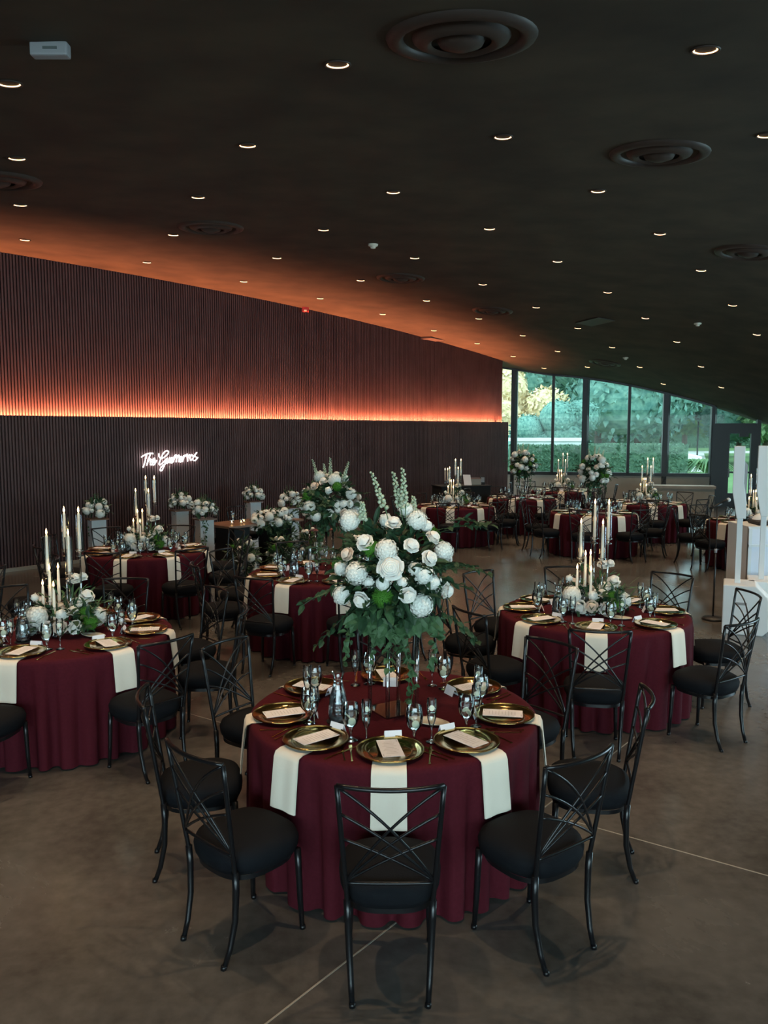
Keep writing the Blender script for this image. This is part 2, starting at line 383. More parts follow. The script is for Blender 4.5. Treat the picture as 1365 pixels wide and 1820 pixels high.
g = MB(); g.add([wp(XD1+.1,0,SILL),wp(12.4,0,SILL),wp(12.4,0,top(12.4)),wp(XD1+.1,0,top(XD1))], [(0,1,2,3)]); g.build('pane', 'pane', o)
m = MB(); vbox(m, XD1+.1, 12.6, -.1, .05, 0, SILL-.1); structure(m.build('wall_far_right', 'sillwall'))
# low ledge in front of the windows
m = MB(); xa, xb = win_x(1143), win_x(1262); vbox(m, xa, xb, .9, 1.35, 0, .62); vbox(m, xa-.03, xb+.03, .86, 1.39, .62, .70); structure(m.build('trim_%d' % k, 'sillwall')); k += 1
# other walls (outside the frame): windows where the daylight comes in
m = MB(); p0 = wpt(S0, 0, 0)
m.box(-11, p0.x+.2, p0.y-.1, p0.y+.1, 0, 5.3); structure(m.build('wall_left_return', 'plainwall'))
m = MB(); m.box(-11.1, -10.9, -7.2, 9.5, 0, 5.2); structure(m.build('wall_west', 'plainwall'))
m = MB(); m.box(-11, -5.6, -7.1, -6.9, 0, 4); m.box(7.6, 12.6, -7.1, -6.9, 0, 4); m.box(-5.6, 7.6, -7.1, -6.9, 0, .65); m.box(-5.6, 7.6, -7.1, -6.9, 3.35, 4); structure(m.build('wall_back', 'plainwall'))
m = MB(); m.box(-5.6, 7.6, -7.02, -7.0, .65, 3.35); structure(m.build('window_10', 'pane'))
m = MB(); m.box(12.4, 12.6, -7.1, 24.5, 0, .6); m.box(12.4, 12.6, -7.1, .9, .6, 3.1); m.box(12.4, 12.6, 15.1, 24.5, .6, 3.1); m.box(12.4, 12.6, .9, 15.1, 2.7, 3.1); structure(m.build('wall_right', 'plainwall'))
m = MB(); m.box(12.49, 12.51, .9, 15.1, .6, 2.7); structure(m.build('window_11', 'pane'))
# control joints cut in the slab
def joint(p, q, nm):
    m = MB(); m.bar((*p, .0008), (*q, .0008), .008, .0016); structure(m.build(nm, 'base'))
joint((-4.8, 8.62), (5.5, 1.62), 'trim_30'); joint((1.9, 5.95), (-1.6, 1.5), 'trim_31')

# ------------------------------------------------------------------ outside
m = MB(); m.box(-60, 120, 26.8, 200, -.3, -.06); structure(m.build('lawn', 'grass'))
m = MB(); m.add([at_z(1212,838,-.04), at_z(1262,838,-.04), at_z(1250,803,-.04), at_z(1225,803,-.04)], [(0,1,2,3)]); m.v += [(x,y,z-.03) for x,y,z in m.v]; m.f += [(7,6,5,4),(0,4,5,1),(1,5,6,2),(2,6,7,3),(3,7,4,0)]
structure(m.build('garden_path', 'path'))
m = MB(); m.box(24, 80, 84, 92, -.055, -.02); structure(m.build('road', 'path'))
rnd = random.Random(3)
def bumpy(m, c, r, n=900, leaf=.18, seed=1):
    rr = random.Random(seed)
    for _ in range(n):
        d = Vector((rr.gauss(0,1), rr.gauss(0,1), rr.gauss(0,1))).normalized()
        q = Vector((d.x*r[0], d.y*r[1], d.z*r[2])) * rr.uniform(.82, 1.04) + Vector(c)
        a = Vector((rr.gauss(0,1), rr.gauss(0,1), rr.gauss(0,1))).normalized(); b = a.cross(d + Vector((.01,0,0))).normalized(); s_ = leaf*rr.uniform(.6, 1.3)
        m.add([q-a*s_, q-b*s_*.5, q+a*s_, q+b*s_*.5], [(0,1,2,3)])
    m.lathe([(r[0]*.9*math.sin(PI*i/10), -r[2]*.9*math.cos(PI*i/10)) for i in range(11)], 16, c)
def make_tree(h, w, mt, seed):
    def fn():
        rr = random.Random(seed); t = empty('tree'); MB().tube([(0,0,0),(.1,0,h*.25),(0,.1,h*.5)], [.28,.2,.12], 8).build('trunk', 'bark', t, True)
        m = MB()
        for i in range(9):
            a = rr.uniform(0, 6.28); r_ = w*.28*rr.random(); bumpy(m, (math.cos(a)*w*.3*rr.random()*1.5, math.sin(a)*w*.3, h*rr.uniform(.3, .8)), (w*rr.uniform(.22,.34), w*rr.uniform(.22,.34), h*rr.uniform(.16,.24)), 700, .28, seed*31+i)
        m.build('crown', mt, t); return t
    return Proto(fn)
tA, tB, tSunlit = make_tree(11, 9, 'tree', 5), make_tree(12, 10, 'tree2', 6), make_tree(10, 7, 'tree_sunlit', 7)
for u, y, pr, lab, hs in [
    (930, 47, tSunlit, 'tree outside with yellow sunlight painted into its leaves, behind the leftmost tall window', .60),
    (925, 38, tB, 'short bluish-green tree outside in front of the sunlit-coloured one', .27),
    (985, 38, tB, 'short bluish-green tree outside behind the first thin mullion', .33),
    (900, 60, tA, 'dark green tree outside beyond the end of the slatted wall', 1.1),
    (1012, 60, tB, 'bluish-green tree outside, seen in the second tall window', 1.1),
    (1060, 52, tB, 'bluish-green tree outside, seen just right of the second wide mullion', 1.0),
    (1130, 55, tB, 'broad bluish-green tree filling the fourth window', 1.0),
    (1175, 70, tA, 'dark green tree outside behind the third wide mullion', 1.1),
    (1215, 90, tA, 'green tree outside beyond the pale path', 1.2),
    (1275, 75, tA, 'green tree outside right of the pale path', 1.0),
    (1310, 60, tB, 'bluish-green tree outside seen through the glazed door', .8),
    (1360, 55, tA, 'green tree outside at the right edge of the picture', .8),
    (980, 95, tA, 'distant green tree between the sunlit-coloured tree and its neighbour', 1.6),
    (1090, 100, tA, 'distant green tree behind the middle windows', 1.6)]:
    o = pr((y*(u-682.5)/F, y, -.06), rnd.uniform(0, 6), lab, 'tree', 'trees outside the windows'); o.scale = (hs, hs, hs)
def hedge(name, u0, u1, y, h, lab):
    x0, x1 = y*(u0-682.5)/F, y*(u1-682.5)/F; m = MB(); m.box(x0, x1, y, y+1.2, -.06, h); rr = random.Random(int(u0))
    for _ in range(min(14000, int(900*(x1-x0)*h/6))):
        a = rr.uniform(x0, x1); z = rr.uniform(0, h); s_ = rr.uniform(.04, .09)*(4 if y > 90 else 1)
        if rr.random() < .3: q = Vector((a, y+rr.random(), h+.02))
        else: q = Vector((a, y-.02, z))
        n1 = Vector((rr.gauss(0,1), rr.gauss(0,.5), rr.gauss(0,1))).normalized(); n2 = n1.cross(Vector((rr.gauss(0,.4),-1,rr.gauss(0,.4)))).normalized()
        m.add([q-n1*s_, q-n2*s_*.6, q+n1*s_+Vector((0,-.05,0)), q+n2*s_*.6], [(0,1,2,3)])
    tag(m.build(name, 'hedge'), lab, 'hedge')
hedge('tall_hedge', 850, 1400, 110, 9, 'distant tall hedge closing off the garden outside')
hedge('clipped_hedge', 912, 1030, 33, 1.66, 'clipped hedge outside along the first two windows')
hedge('clipped_hedge', 1040, 1222, 32, 1.72, 'clipped hedge outside along the middle windows, ending at the path')
m = MB(); x0, x1 = 35.5*(910-682.5)/F, 35.5*(1034-682.5)/F; m.box(x0, x1, 35.5, 35.9, -.06, 1.83); m.box(x0-.1, x1+.1, 35.4, 36, 1.83, 1.97)
tag(m.build('garden_wall', 'carpaint'), 'low white wall outside behind the left clipped hedge', 'wall')
def make_car(): 
    t = empty('parked_car'); MB().prism([(-2.1,.3),(2.1,.3),(2.15,.8),(1.4,.95),(.8,1.45),(-1.2,1.45),(-1.8,.95),(-2.15,.85)], -.85, .85).build('body', 'carpaint', t, bevel=.06)
    MB().prism([(-1.05,1.0),(1.2,1.0),(.72,1.38),(-1.05,1.38)], -.87, .87).build('window', 'tyre', t)
    for x in (-1.35, 1.35):
        for y in (-.8, .8): MB().tube([(x, y-.1, .33), (x, y+.1, .33)], .33, 14).build('wheel', 'tyre', t)
    return t
tag(make_car(), 'white car parked outside beyond the right end of the middle hedge', 'car').location = (44*(1166-682.5)/F, 44, .12)
MB().box(44*(1130-682.5)/F, 44*(1200-682.5)/F, 42, 46, -.06, .12).build('bank', 'grass')['kind'] = 'structure'
t = empty('lamp_post', (60*(1238-682.5)/F, 60, -.06)); MB().tube([(0,0,0),(0,0,3.6)], .06).build('post', 'mullion', t); MB().box(-.3,.3,-.1,.1,3.1,3.7).build('sign_panel', 'mullion_light', t); tag(t, 'thin sign post standing by the pale path outside', 'post')
m = MB()
rr = random.Random(9); c0 = at_z(1258, 834, 0)
for i in range(60):
    a = rr.uniform(0, 6.28); l_ = rr.uniform(.8, 1.5); d = Vector((math.cos(a), math.sin(a), 0)); m.tube([(0,0,.5), d*l_*.5+Vector((0,0,1.1)), d*l_+Vector((0,0,.6))], [.03,.05,.01], 4)
MBt = m; tag(MBt.build('palm_shrub', 'tree', loc=(33*(1258-682.5)/F, 33, 0)), 'spiky palm shrub outside beside the pale path', 'shrub')

# ------------------------------------------------------------------ ceiling fittings
def ring_torus(m, R, r, n=24, k=8, z=0):
    m.grid(lambda a, b: ((R + r*math.cos(2*PI*b))*math.cos(2*PI*a), (R + r*math.cos(2*PI*b))*math.sin(2*PI*a), z + r*math.sin(2*PI*b)), n, k)
def make_downlight():
    t = empty('recessed_downlight')
    m = MB(); ring_torus(m, .078, .008); m.build('trim_ring', 'diff', t, True)
    m = MB(); ring_torus(m, .066, .004, z=.002); m.build('glowing_reflector', 'ring', t, True)
    MB().lathe([(0,.02),(.03,.02),(.03,.03)], 12).build('lamp', 'bulb', t)
    return t
downlight = Proto(make_downlight)
LO = Vector((-.2834, 5.2789)); LA_ = Vector((1.2625, 1.8060)); LB = Vector((-.8791, 2.0615))
OBS = {0:[(600,114),(894,243),(1063,339),(1173,415),(1246,480),(1302,542),(1345,594)],1:[(16,148),(440,258),(699,341),(870,406),(991,464),(1080,519),(1147,565),(1203,607),(1246,651),(1282,688)],-1:[(1254,88),(1363,240)],
 2:[(30,281),(352,350),(575,408),(737,458),(858,505),(953,546),(1027,583),(1088,617),(1137,652),(1179,682)],3:[(36,364),(308,417),(492,458),(641,498),(758,534),(851,566),(929,596),(991,624),(1044,652)],
 4:[(44,426),(261,466),(433,500),(569,530),(680,558),(771,587),(848,610),(912,633),(967,654)]}
ORD = ['first','second','third','fourth','fifth','sixth','seventh','eighth','ninth','tenth']
ROW = {4:'row nearest the slatted wall',3:'second row out from the slatted wall',2:'third row out from the slatted wall',1:'fourth row out from the slatted wall',0:'fifth row out from the slatted wall',-1:'right-hand row overhead'}
def spot(p, watts=W_SPOT):
    d = bpy.data.lights.new('downlight_bulb', 'SPOT'); d.energy = watts; d.color = (1, .71, .45); d.spot_size = math.radians(84); d.spot_blend = .8; d.shadow_soft_size = .035
    o = bpy.data.objects.new('downlight_bulb', d); COL.objects.link(o); o.location = p; return o
for j, lst in OBS.items():
    for i, (u, v) in enumerate(lst):
        p = at_ceiling(u, v); nrm = ceiling_normal(p.x, p.y)
        o = downlight(p + nrm*.004, 0, 'small glowing recessed downlight, %s from left in the %s' % (ORD[i], ROW[j]), 'downlight', 'recessed ceiling downlights')
        o.rotation_euler = (-nrm).to_track_quat('Z', 'Y').to_euler()
        spot(p + Vector((0, 0, -.03)))
for i, j in [(0,-1),(-1,0),(2,-2),(3,-2),(3,-1),(4,-1),(5,-1),(-2,1),(-2,2),(-2,3)]:   # the same grid goes on outside the frame
    p = LO + LA_*i + LB*j
    if -9 < p.x < 11 and p.y > -5: spot(Vector((p.x, p.y, zc(p.x, p.y) - .04)))
def make_diffuser():
    t = empty('ceiling_diffuser')
    MB().lathe([(.43,.0),(.42,-.02),(.36,-.035),(.33,-.01),(.33,.04)], 36).build('outer_ring', 'diff', t, True)
    MB().lathe([(.0,.03),(.33,.03)], 36).build('duct', 'voidm', t)
    MB().lathe([(.29,.015),(.27,-.02),(.20,-.05),(.17,-.03)], 36).build('middle_cone', 'diff', t, True)
    MB().lathe([(.14,-.01),(.12,-.045),(.05,-.07),(.0,-.072)], 30).build('centre_cone', 'diff', t, True)
    return t
diffuser = Proto(make_diffuser)
for u, v, lab in [(820,66,'large round ceiling diffuser, biggest and nearest overhead'),(1172,272,'round ceiling diffuser in the upper right'),(375,404,'round ceiling diffuser on the left, catching orange light'),
                  (712,494,'round ceiling diffuser near the orange glow, left of a smaller one'),(875,552,'round ceiling diffuser above the far end of the slatted wall'),(1330,448,'round ceiling diffuser by the right edge of the picture'),
                  (1075,645,'small faint round ceiling diffuser near the far windows'),(-6,320,'round ceiling diffuser cut by the left edge')]:
    p = at_ceiling(u, v); nrm = ceiling_normal(p.x, p.y); o = diffuser(p, 0, lab, 'air diffuser', 'round air diffusers in the ceiling'); o.rotation_euler = (-nrm).to_track_quat('Z', 'Y').to_euler()
p = at_ceiling(89, 77); o = MB().box(-.105,.105,-.035,.035,-.075,0).build('emergency_light', 'grey', bevel=.01); o.location = p; tag(o, 'grey box unit fixed to the ceiling, upper left', 'emergency light')
MB().box(-.03,.05,-.037,-.034,-.045,-.03).build('indicator', 'mullion_light', o)
def make_smoke():
    t = empty('smoke_detector'); MB().lathe([(0,-.0),(.075,0),(.07,-.025),(.04,-.04)], 20).build('base', 'ceramic', t, True); MB().lathe([(.04,-.04),(.035,-.06),(0,-.065)], 16).build('sensor', 'ceramic', t, True); return t
smoke = Proto(make_smoke)
for u, v, lab in [(663,434,'white smoke detector on the ceiling, left of centre'),(1240,574,'pale smoke detector on the ceiling towards the right'),(1112,635,'pale smoke detector on the ceiling near the far windows')]:
    smoke(at_ceiling(u, v), 0, lab, 'smoke detector', 'ceiling smoke detectors')
p = on_wall(543, 547, .25); o = MB().box(-.07,.07,-.04,.04,-.09,.02).build('fire_strobe', 'red', loc=p); tag(o, 'small red fire strobe under the ceiling above the slatted wall', 'fire strobe')
MB().box(-.03,.03,-.05,-.04,-.085,-.05).build('strobe_lens', 'ceramic', o)
def panel_at(u, v, sx, sy, name, lab):
    p = at_ceiling(u, v); nrm = ceiling_normal(p.x, p.y); o = MB().box(-sx,sx,-sy,sy,-.016,-.002).build(name, 'diff'); o.location = p + nrm*.004; o.rotation_euler = (-nrm).to_track_quat('Z', 'Y').to_euler(); tag(o, lab, 'access panel')
panel_at(1057, 571, .45, .2, 'access_panel', 'flat rectangular access panel in the ceiling towards the windows')

# ------------------------------------------------------------------ neon sign on the slats
STROKES = [[(130,255),(200,208),(280,182),(352,172),(362,198)],[(235,198),(205,330),(165,462)],[(312,195),(268,310),(236,425)],[(250,380),(288,305),(322,300),(306,370),(320,412),(350,400)],
 [(350,400),(398,310),(388,278),(354,325),(350,395),(385,408),(438,320)],
 [(480,185),(484,240),(530,282),(600,250),(660,190),(678,148),(640,125),(572,180),(520,290),(488,380),(500,412),(560,370),(640,285)],[(640,285),(596,410),(545,525),(508,515),(545,440),(640,372)],
 [(655,275),(636,355),(662,372),(704,262)],[(704,262),(692,350),(718,362),(762,290),(742,262),(716,320),(738,372),(785,330)],
 [(798,225),(778,350)],[(784,300),(822,212),(836,240),(830,360)],[(836,300),(880,215),(892,245),(886,355)],[(890,340),(944,268),(924,240),(896,300),(914,356),(962,312)],
 [(978,228),(964,350)],[(972,290),(1014,212),(1026,240)],[(1054,190),(1062,340)],[(1066,270),(1100,205),(1112,230)],[(1152,202),(1112,258),(1130,322),(1176,264),(1150,205)],[(1172,270),(1250,160),(1200,232),(1252,262),(1222,322),(1176,318)],[(1222,322),(1272,262)]]
m = MB()
for st in STROKES:
    pts = [on_wall(240 + x/11.375, 790 + y/11.375, -.06) for x, y in st]
    sm = []
    for i in range(len(pts)-1):
        p0, p1, p2, p3 = pts[max(i-1,0)], pts[i], pts[i+1], pts[min(i+2, len(pts)-1)]
        for k_ in range(4):
            t_ = k_/4; sm.append(.5*((2*p1) + (-p0+p2)*t_ + (2*p0-5*p1+4*p2-p3)*t_*t_ + (-p0+3*p1-3*p2+p3)*t_**3))
    sm.append(pts[-1]); m.tube(sm, .0075, 6)
sg = m.build('neon_sign', 'neon', smooth=True); tag(sg, 'glowing white handwriting neon sign on the slatted wall', 'neon sign')
MB().tube([on_wall(301, 828, -.045), on_wall(301.5, 850, -.045), on_wall(301.5, 905, -.02)], .004, 5).build('power_cord', 'ceramic', sg)

# ------------------------------------------------------------------ chair
def back_pt(s_, z):
    k_ = (z - .42) / .51; return Vector((s_ * (.172 + .035*k_), -.190 - .075*k_ - .045*(1 - s_*s_)*max(k_, 0), z))
def make_chair():
    t = empty('lattice_back_chair')
    def sq(a, e=.72): return (math.copysign(abs(math.cos(a))**e, math.cos(a)), math.copysign(abs(math.sin(a))**e, math.sin(a)))
    m = MB(); prof = [(.0,.375),(.7,.375),(.96,.385),(1.03,.415),(1.05,.45),(.99,.480),(.84,.498),(.5,.512),(.0,.517)]
    def f(a, b):
        i = b*8; r_, z = prof[int(round(i))]; cx, sy = sq(2*PI*a); w = .205 + .012*sy; return (cx*r_*w, .0 + sy*r_*.205, z)
    m.grid(f, 32, 8); m.f = [q[::-1] for q in m.f]; m.build('seat', 'seat', t, True)
    m = MB(); m.grid(lambda a, b: (sq(2*PI*a)[0]*.19 , sq(2*PI*a)[1]*.19, .360 + .022*b), 32, 1); m.build('seat_frame', 'black_metal', t, True)
    for s_ in (-1, 1):
        m = MB(); m.tube([(s_*.168,.165,.39),(s_*.171,.168,.3),(s_*.175,.172,.15),(s_*.180,.178,.02)], [.0165,.0155,.0135,.0115], 8); m.tube([(s_*.18,.18,.018),(s_*.181,.181,0)], .0135, 8); m.build('leg', 'black_metal', t, True)
        m = MB(); m.tube([(s_*.172,-.188,.42),(s_*.170,-.184,.34),(s_*.165,-.188,.2),(s_*.158,-.212,.08),(s_*.153,-.236,.015)], [.0155,.0155,.014,.0125,.0115], 8); m.tube([(s_*.152,-.24,.018),(s_*.151,-.243,0)], .0135, 8); m.build('leg', 'black_metal', t, True)
    m = MB()
    for s_ in (-1, 1): m.tube([(s_*.172,-.188,.40)] + [back_pt(s_, .42 + .51*i/6) for i in range(7)], .0105, 8)
    m.tube([back_pt(-1 + 2*i/12, .93) for i in range(13)], .0105, 8)
    m.tube([back_pt(-1 + 2*i/12, .50) for i in range(13)], .007, 6)
    m.build('back_frame', 'black_metal', t, True)
    for s_ in (-1, 1):
        m = MB()
        for zt in (.925, .81, .70):
            m.tube([back_pt(s_*(-1 + 2*q), .505 + (zt-.505)*(.55*q + .45*math.sin(q*PI/2))) for q in [i/12 for i in range(13)]], .0062, 6)
        m.build('lattice', 'black_metal', t, True)
    return t
chair = Proto(make_chair)

# ------------------------------------------------------------------ table linen and tableware
TZ = .765; R = .78
def cloth_mb(seed):
    rr = random.Random(seed); ph = [rr.uniform(0, 6.28) for _ in range(5)]; m = MB(); n = 460
    lev = [(.0,TZ),(.3,TZ),(.6,TZ),(.74,TZ),(.768,TZ-.002),(.778,TZ-.010),(.782,TZ-.03)]
    k0 = len(lev); zs = [.69,.60,.50,.40,.30,.20,.12,.05,.012]
    def f(a, b):
        i = int(round(b*(k0+len(zs)-1))); th = 2*PI*a
        if i < k0: r_, z = lev[i]
        else:
            z = zs[i-k0]; q = (TZ-z)/TZ
            w = math.sin(26*th+ph[0]+1.5*math.sin(3*th+ph[4])+.9*math.sin(5*th+ph[3])) + .55*math.sin(11*th+ph[1]+.8*math.sin(2*th)) + .2*math.sin(41*th+ph[2]); w = math.tanh(w*1.2)
            r_ = .790 - .012*q + (min(1,q*1.6)**.8)*w*(.026 if w > 0 else .062)*(.6+.4*q)
        return (r_*math.cos(th), r_*math.sin(th), z)
    m.grid(f, n, k0+len(zs)-1); return m
clothm = [cloth_mb(s_).mesh('tablecloth', 'cloth', True) for s_ in (1, 2, 3)]
def make_napkin():
    m = MB(); path = [(.50,.004),(.70,.004),(.765,.003),(.792,-.006),(.803,-.03),(.811,-.10),(.820,-.18),(.829,-.27)]
    def f(a, b): 
        r_, z = path[int(round(a*(len(path)-1)))]; x = (b-.5)*(.155 + .012*a); fold = .003*math.sin(b*9)*a
        return (x, r_ + fold, TZ + z + .002)
    m.grid(f, len(path)-1, 10); k_ = len(m.v); m.v += [(x, y - .006*(1 if z < TZ-.01 else .1), z - (.003 if z > TZ-.01 else 0)) for x, y, z in m.v]
    m.f += [tuple(i+k_ for i in q[::-1]) for q in m.f]
    return m.build('napkin', 'napkin', None, True)
napkin = Proto(make_napkin)
def make_charger():
    t = empty('charger_plate')
    MB().lathe([(0,.004),(.098,.004),(.108,.008),(.116,.013),(.150,.016),(.160,.018),(.163,.016),(.158,.010),(.11,.003),(0,.001)], 48).build('plate', 'gold', t, True)
    m = MB(); ring_torus(m, .160, .0035, 48, 6, .018); m.build('beaded_rim', 'goldrim', t, True); return t
charger = Proto(make_charger)
def make_menu():
    t = empty('menu_card'); MB().box(-.052,.052,-.105,.105,.0,.0015).build('card', 'paper', t)
    m = MB()
    for i in range(9): w = [.02,.03,.024,.034,.02,.03,.036,.022,.028][i]; m.box(-w,w,.07-.017*i,.0715-.017*i,.0015,.0018)
    for s_ in (-1, 1):
        for q in range(5): m.box(s_*.045-.003, s_*.045+.003, s_*(.098-.006*q)-.001, s_*(.098-.006*q)+.001, .0015, .0018); m.box(s_*(.04-.006*q)-.001, s_*(.04-.006*q)+.001, s_*.098-.003, s_*.098+.003, .0015, .0018)
    m.build('printing', 'ink', t); return t
menu = Proto(make_menu)
def make_placecard():
    m = MB(); m.add([(-.043,-.022,0),(.043,-.022,0),(.043,0,.05),(-.043,0,.05),(.043,.022,0),(-.043,.022,0)], [(0,1,2,3),(3,2,4,5)])
    o = m.build('place_card', 'paper'); q = o.modifiers.new('t', 'SOLIDIFY'); q.thickness = .0012; return o
placecard = Proto(make_placecard)
def slice_mb(r_, c, rx, rz_):
    m = MB(); m.lathe([(0,-.002),(r_,-.002),(r_,.002),(0,.002)], 14); m.xf(Matrix.Translation(c) @ Matrix.Rotation(rz_, 4, 'Z') @ Matrix.Rotation(rx, 4, 'X')); return m
def make_goblet():
    t = empty('water_goblet')
    MB().lathe([(.0,.002),(.036,.002),(.037,.004),(.012,.010),(.006,.018),(.0055,.035),(.010,.048),(.007,.056),(.012,.064),(.030,.080),(.041,.105),(.0435,.135),(.041,.165),(.036,.188)], 20).build('glass', 'glass', t, True)
    MB().lathe([(.0,.068),(.011,.069),(.028,.082),(.039,.106),(.041,.135),(.040,.150),(.0,.150)], 18).build('water', 'water', t, True)
    slice_mb(.020, (.006,-.012,.098), 1.2, .5).build('lemon_slice', 'lemon', t); slice_mb(.018, (-.012,.008,.118), .9, 2.0).build('lemon_slice', 'lemon', t)
    return t
goblet = Proto(make_goblet)
def make_flute():
    t = empty('champagne_flute')
    MB().lathe([(.0,.002),(.030,.002),(.031,.004),(.010,.010),(.004,.02),(.0035,.06),(.006,.075),(.014,.09),(.022,.12),(.0255,.16),(.025,.19),(.023,.218)], 18).build('glass', 'glass', t, True)
    MB().lathe([(.0,.08),(.013,.092),(.021,.12),(.0235,.145),(.0,.145)], 16).build('water', 'water', t, True)
    slice_mb(.014, (0,-.004,.172), 1.3, .3).build('lemon_slice', 'lemon', t); return t
flute = Proto(make_flute)
def make_fork():
    m = MB(); m.bar((0,-.095,.003),(0,.03,.004),.006,.0025); m.bar((0,.03,.004),(0,.055,.003),.016,.002)
    for q in (-.0065,-.0022,.0022,.0065): m.bar((q,.053,.003),(q,.092,.006),.0022,.002)
    m.lathe([(0,0),(.006,.0),(.006,.004),(0,.004)], 10, (0,-.097,.001)); return m.build('fork', 'gold')
def make_knife():
    m = MB(); m.bar((0,-.11,.003),(0,.0,.004),.007,.003); m.prism([(-.007,.002),(.007,.002),(.007,.004),(-.007,.004)], 0, .1); m.lathe([(0,0),(.007,.0),(.007,.004),(0,.004)], 10, (0,-.112,.001)); return m.build('knife', 'gold')
fork, knife = Proto(make_fork), Proto(make_knife)
def make_carafe():
    t = empty('water_carafe')
    MB().lathe([(.0,.004),(.048,.004),(.052,.012),(.053,.05),(.050,.10),(.040,.15),(.027,.19),(.024,.21),(.028,.24),(.036,.262)], 22).build('glass', 'glass', t, True)
    MB().lathe([(.0,.008),(.048,.010),(.0505,.05),(.0475,.10),(.036,.155),(.0,.155)], 20).build('iced_water', 'frosted', t, True); return t
carafe = Proto(make_carafe)
coaster = Proto(lambda: MB().lathe([(0,0),(.062,0),(.062,.006),(0,.006)], 24).build('coaster', 'coaster', None))
def make_tumbler():
    t = empty('glass_jar'); MB().lathe([(.0,.003),(.034,.003),(.036,.01),(.036,.07),(.028,.085),(.030,.10)], 18).build('glass', 'glass', t, True); MB().lathe([(.0,.005),(.032,.008),(.033,.05),(.0,.05)], 16).build('water', 'water', t, True); return t
tumbler = Proto(make_tumbler)
def make_saucer():
    m = MB(); m.grid(lambda a, b: (.10*b*math.cos(2*PI*a)*(1+.15*math.cos(4*PI*a)), .055*b*math.sin(2*PI*a), .004+.014*b**3), 28, 6); o = m.build('oval_dish', 'ceramic', None, True); q = o.modifiers.new('t', 'SOLIDIFY'); q.thickness = .003; return o
saucer = Proto(make_saucer)

# ------------------------------------------------------------------ flowers
def petal(m, a, w, r1, z0, z1, curl, lean, nu=5, nv=5):
    def f(u_, v_):
        q = 2*u_-1; ww = w*(.55+.55*math.sin(min(v_*1.3,1)*PI/2))*(1 - .22*max(0, v_-.7)/.3*q*q)
        r_ = r1*(.55 + .75*v_ - lean*v_*v_) * (1 + .10*q) + curl*max(0, v_-.62)**1.1*1.6
        z = z0 + (z1-z0)*v_ - q*q*.10*v_ - curl*1.1*max(0, v_-.70)
        t_ = a + q*ww; return (r_*math.cos(t_), r_*math.sin(t_), z)
    m.grid(f, nu, nv)
def rose_mb(seed=1):
    rr = random.Random(seed); m = MB()     # unit radius, opens towards +Z
    p0, p1 = rr.uniform(0, 6), rr.uniform(0, 6)
    def f(a, b):
        th = 2*PI*a; rho = .70*b; q = (rho*6.6 + a + .10*math.sin(3*th+p0) + .07*math.sin(5*th+p1)) % 1.0
        ridge = (1 - q)**.6 if q > .12 else q/.12*.93
        k_ = min(1, b*5); R_ = rho*(1 + .05*math.sin(5*th+p1))
        return (R_*math.cos(th), R_*math.sin(th), .80*math.sqrt(max(0, 1-(rho/.86)**2)) - .13*(1-ridge)*k_)
    m.grid(f, 60, 48)
    rings = [(5,.80,.66,-.2,.40,.14,.36),(6,.74,.76,-.30,.20,.24,.34),(6,.72,.84,-.36,-.02,.30,.32)]
    for n, w, r1, z0, z1, c, ln in rings:
        o = rr.uniform(0, 6)
        for i in range(n): petal(m, o + 2*PI*i/n + rr.uniform(-.15,.15), w*rr.uniform(.92,1.1), r1*rr.uniform(.94,1.06), z0, z1*rr.uniform(.96,1.04), c, ln)
    m.lathe([(.62,.1),(.6,-.2),(.5,-.3),(.36,-.5),(.0,-.62)], 12); return m
def cluster_mb(n, fr, seed, lumps=.12, half=-.5):
    rr = random.Random(seed); m = MB()
    m.lathe([(.90*math.sin(PI*i/8), -.90*math.cos(PI*i/8)) for i in range(9)], 12)
    for i in range(n):
        z = 1 - 2*(i+.5)/n; 
        if z < half: continue
        t_ = i*2.39996; q = math.sqrt(1-z*z); d = Vector((q*math.cos(t_), q*math.sin(t_), z)); c = d*rr.uniform(1-lumps, 1+lumps*.6)
        a = d.orthogonal().normalized(); a = Matrix.Rotation(rr.uniform(0, 6.28), 3, d) @ a; b = d.cross(a)
        for k_ in range(4):
            e = a*math.cos(k_*PI/2) + b*math.sin(k_*PI/2); g = a*math.cos(k_*PI/2+.785) + b*math.sin(k_*PI/2+.785); h = a*math.cos(k_*PI/2-.785) + b*math.sin(k_*PI/2-.785)
            m.add([c, c + h*fr*.62 + d*fr*.12, c + e*fr*1.05 + d*fr*.02, c + g*fr*.62 + d*fr*.12], [(0,1,2,3)])
    return m
def spiky_mb(n, seed):
    rr = random.Random(seed); m = MB(); m.lathe([(.8*math.sin(PI*i/8), -.8*math.cos(PI*i/8)) for i in range(9)], 12)
    for i in range(n):
        z = 1 - 2*(i+.5)/n; t_ = i*2.39996; q = math.sqrt(1-z*z); d = Vector((q*math.cos(t_), q*math.sin(t_), z)); a = d.orthogonal().normalized()*.05; b = d.cross(a)
        j = Vector((rr.gauss(0,.1), rr.gauss(0,.1), rr.gauss(0,.1)))
        m.add([d*.7+a, d*.7-a*.5+b, d*.7-a*.5-b, d*rr.uniform(.96,1.06)+j*.6], [(0,1,3),(1,2,3),(2,0,3)])
    return m
MESH = {
 'rose': [rose_mb(s_).mesh('rose', 'rose', True) for s_ in (1, 2)], 'blush': [rose_mb(5).mesh('blush_rose', 'blush', True)],
 'hydrangea': [cluster_mb(150, .17, s_).mesh('hydrangea', 'hyd', False) for s_ in (3, 4)],
 'stock': [cluster_mb(60, .26, 8, .35, -1).mesh('stock_blossom', 'hyd', False)],
 'moss': [spiky_mb(420, 2).mesh('green_dianthus', 'moss', False)]}
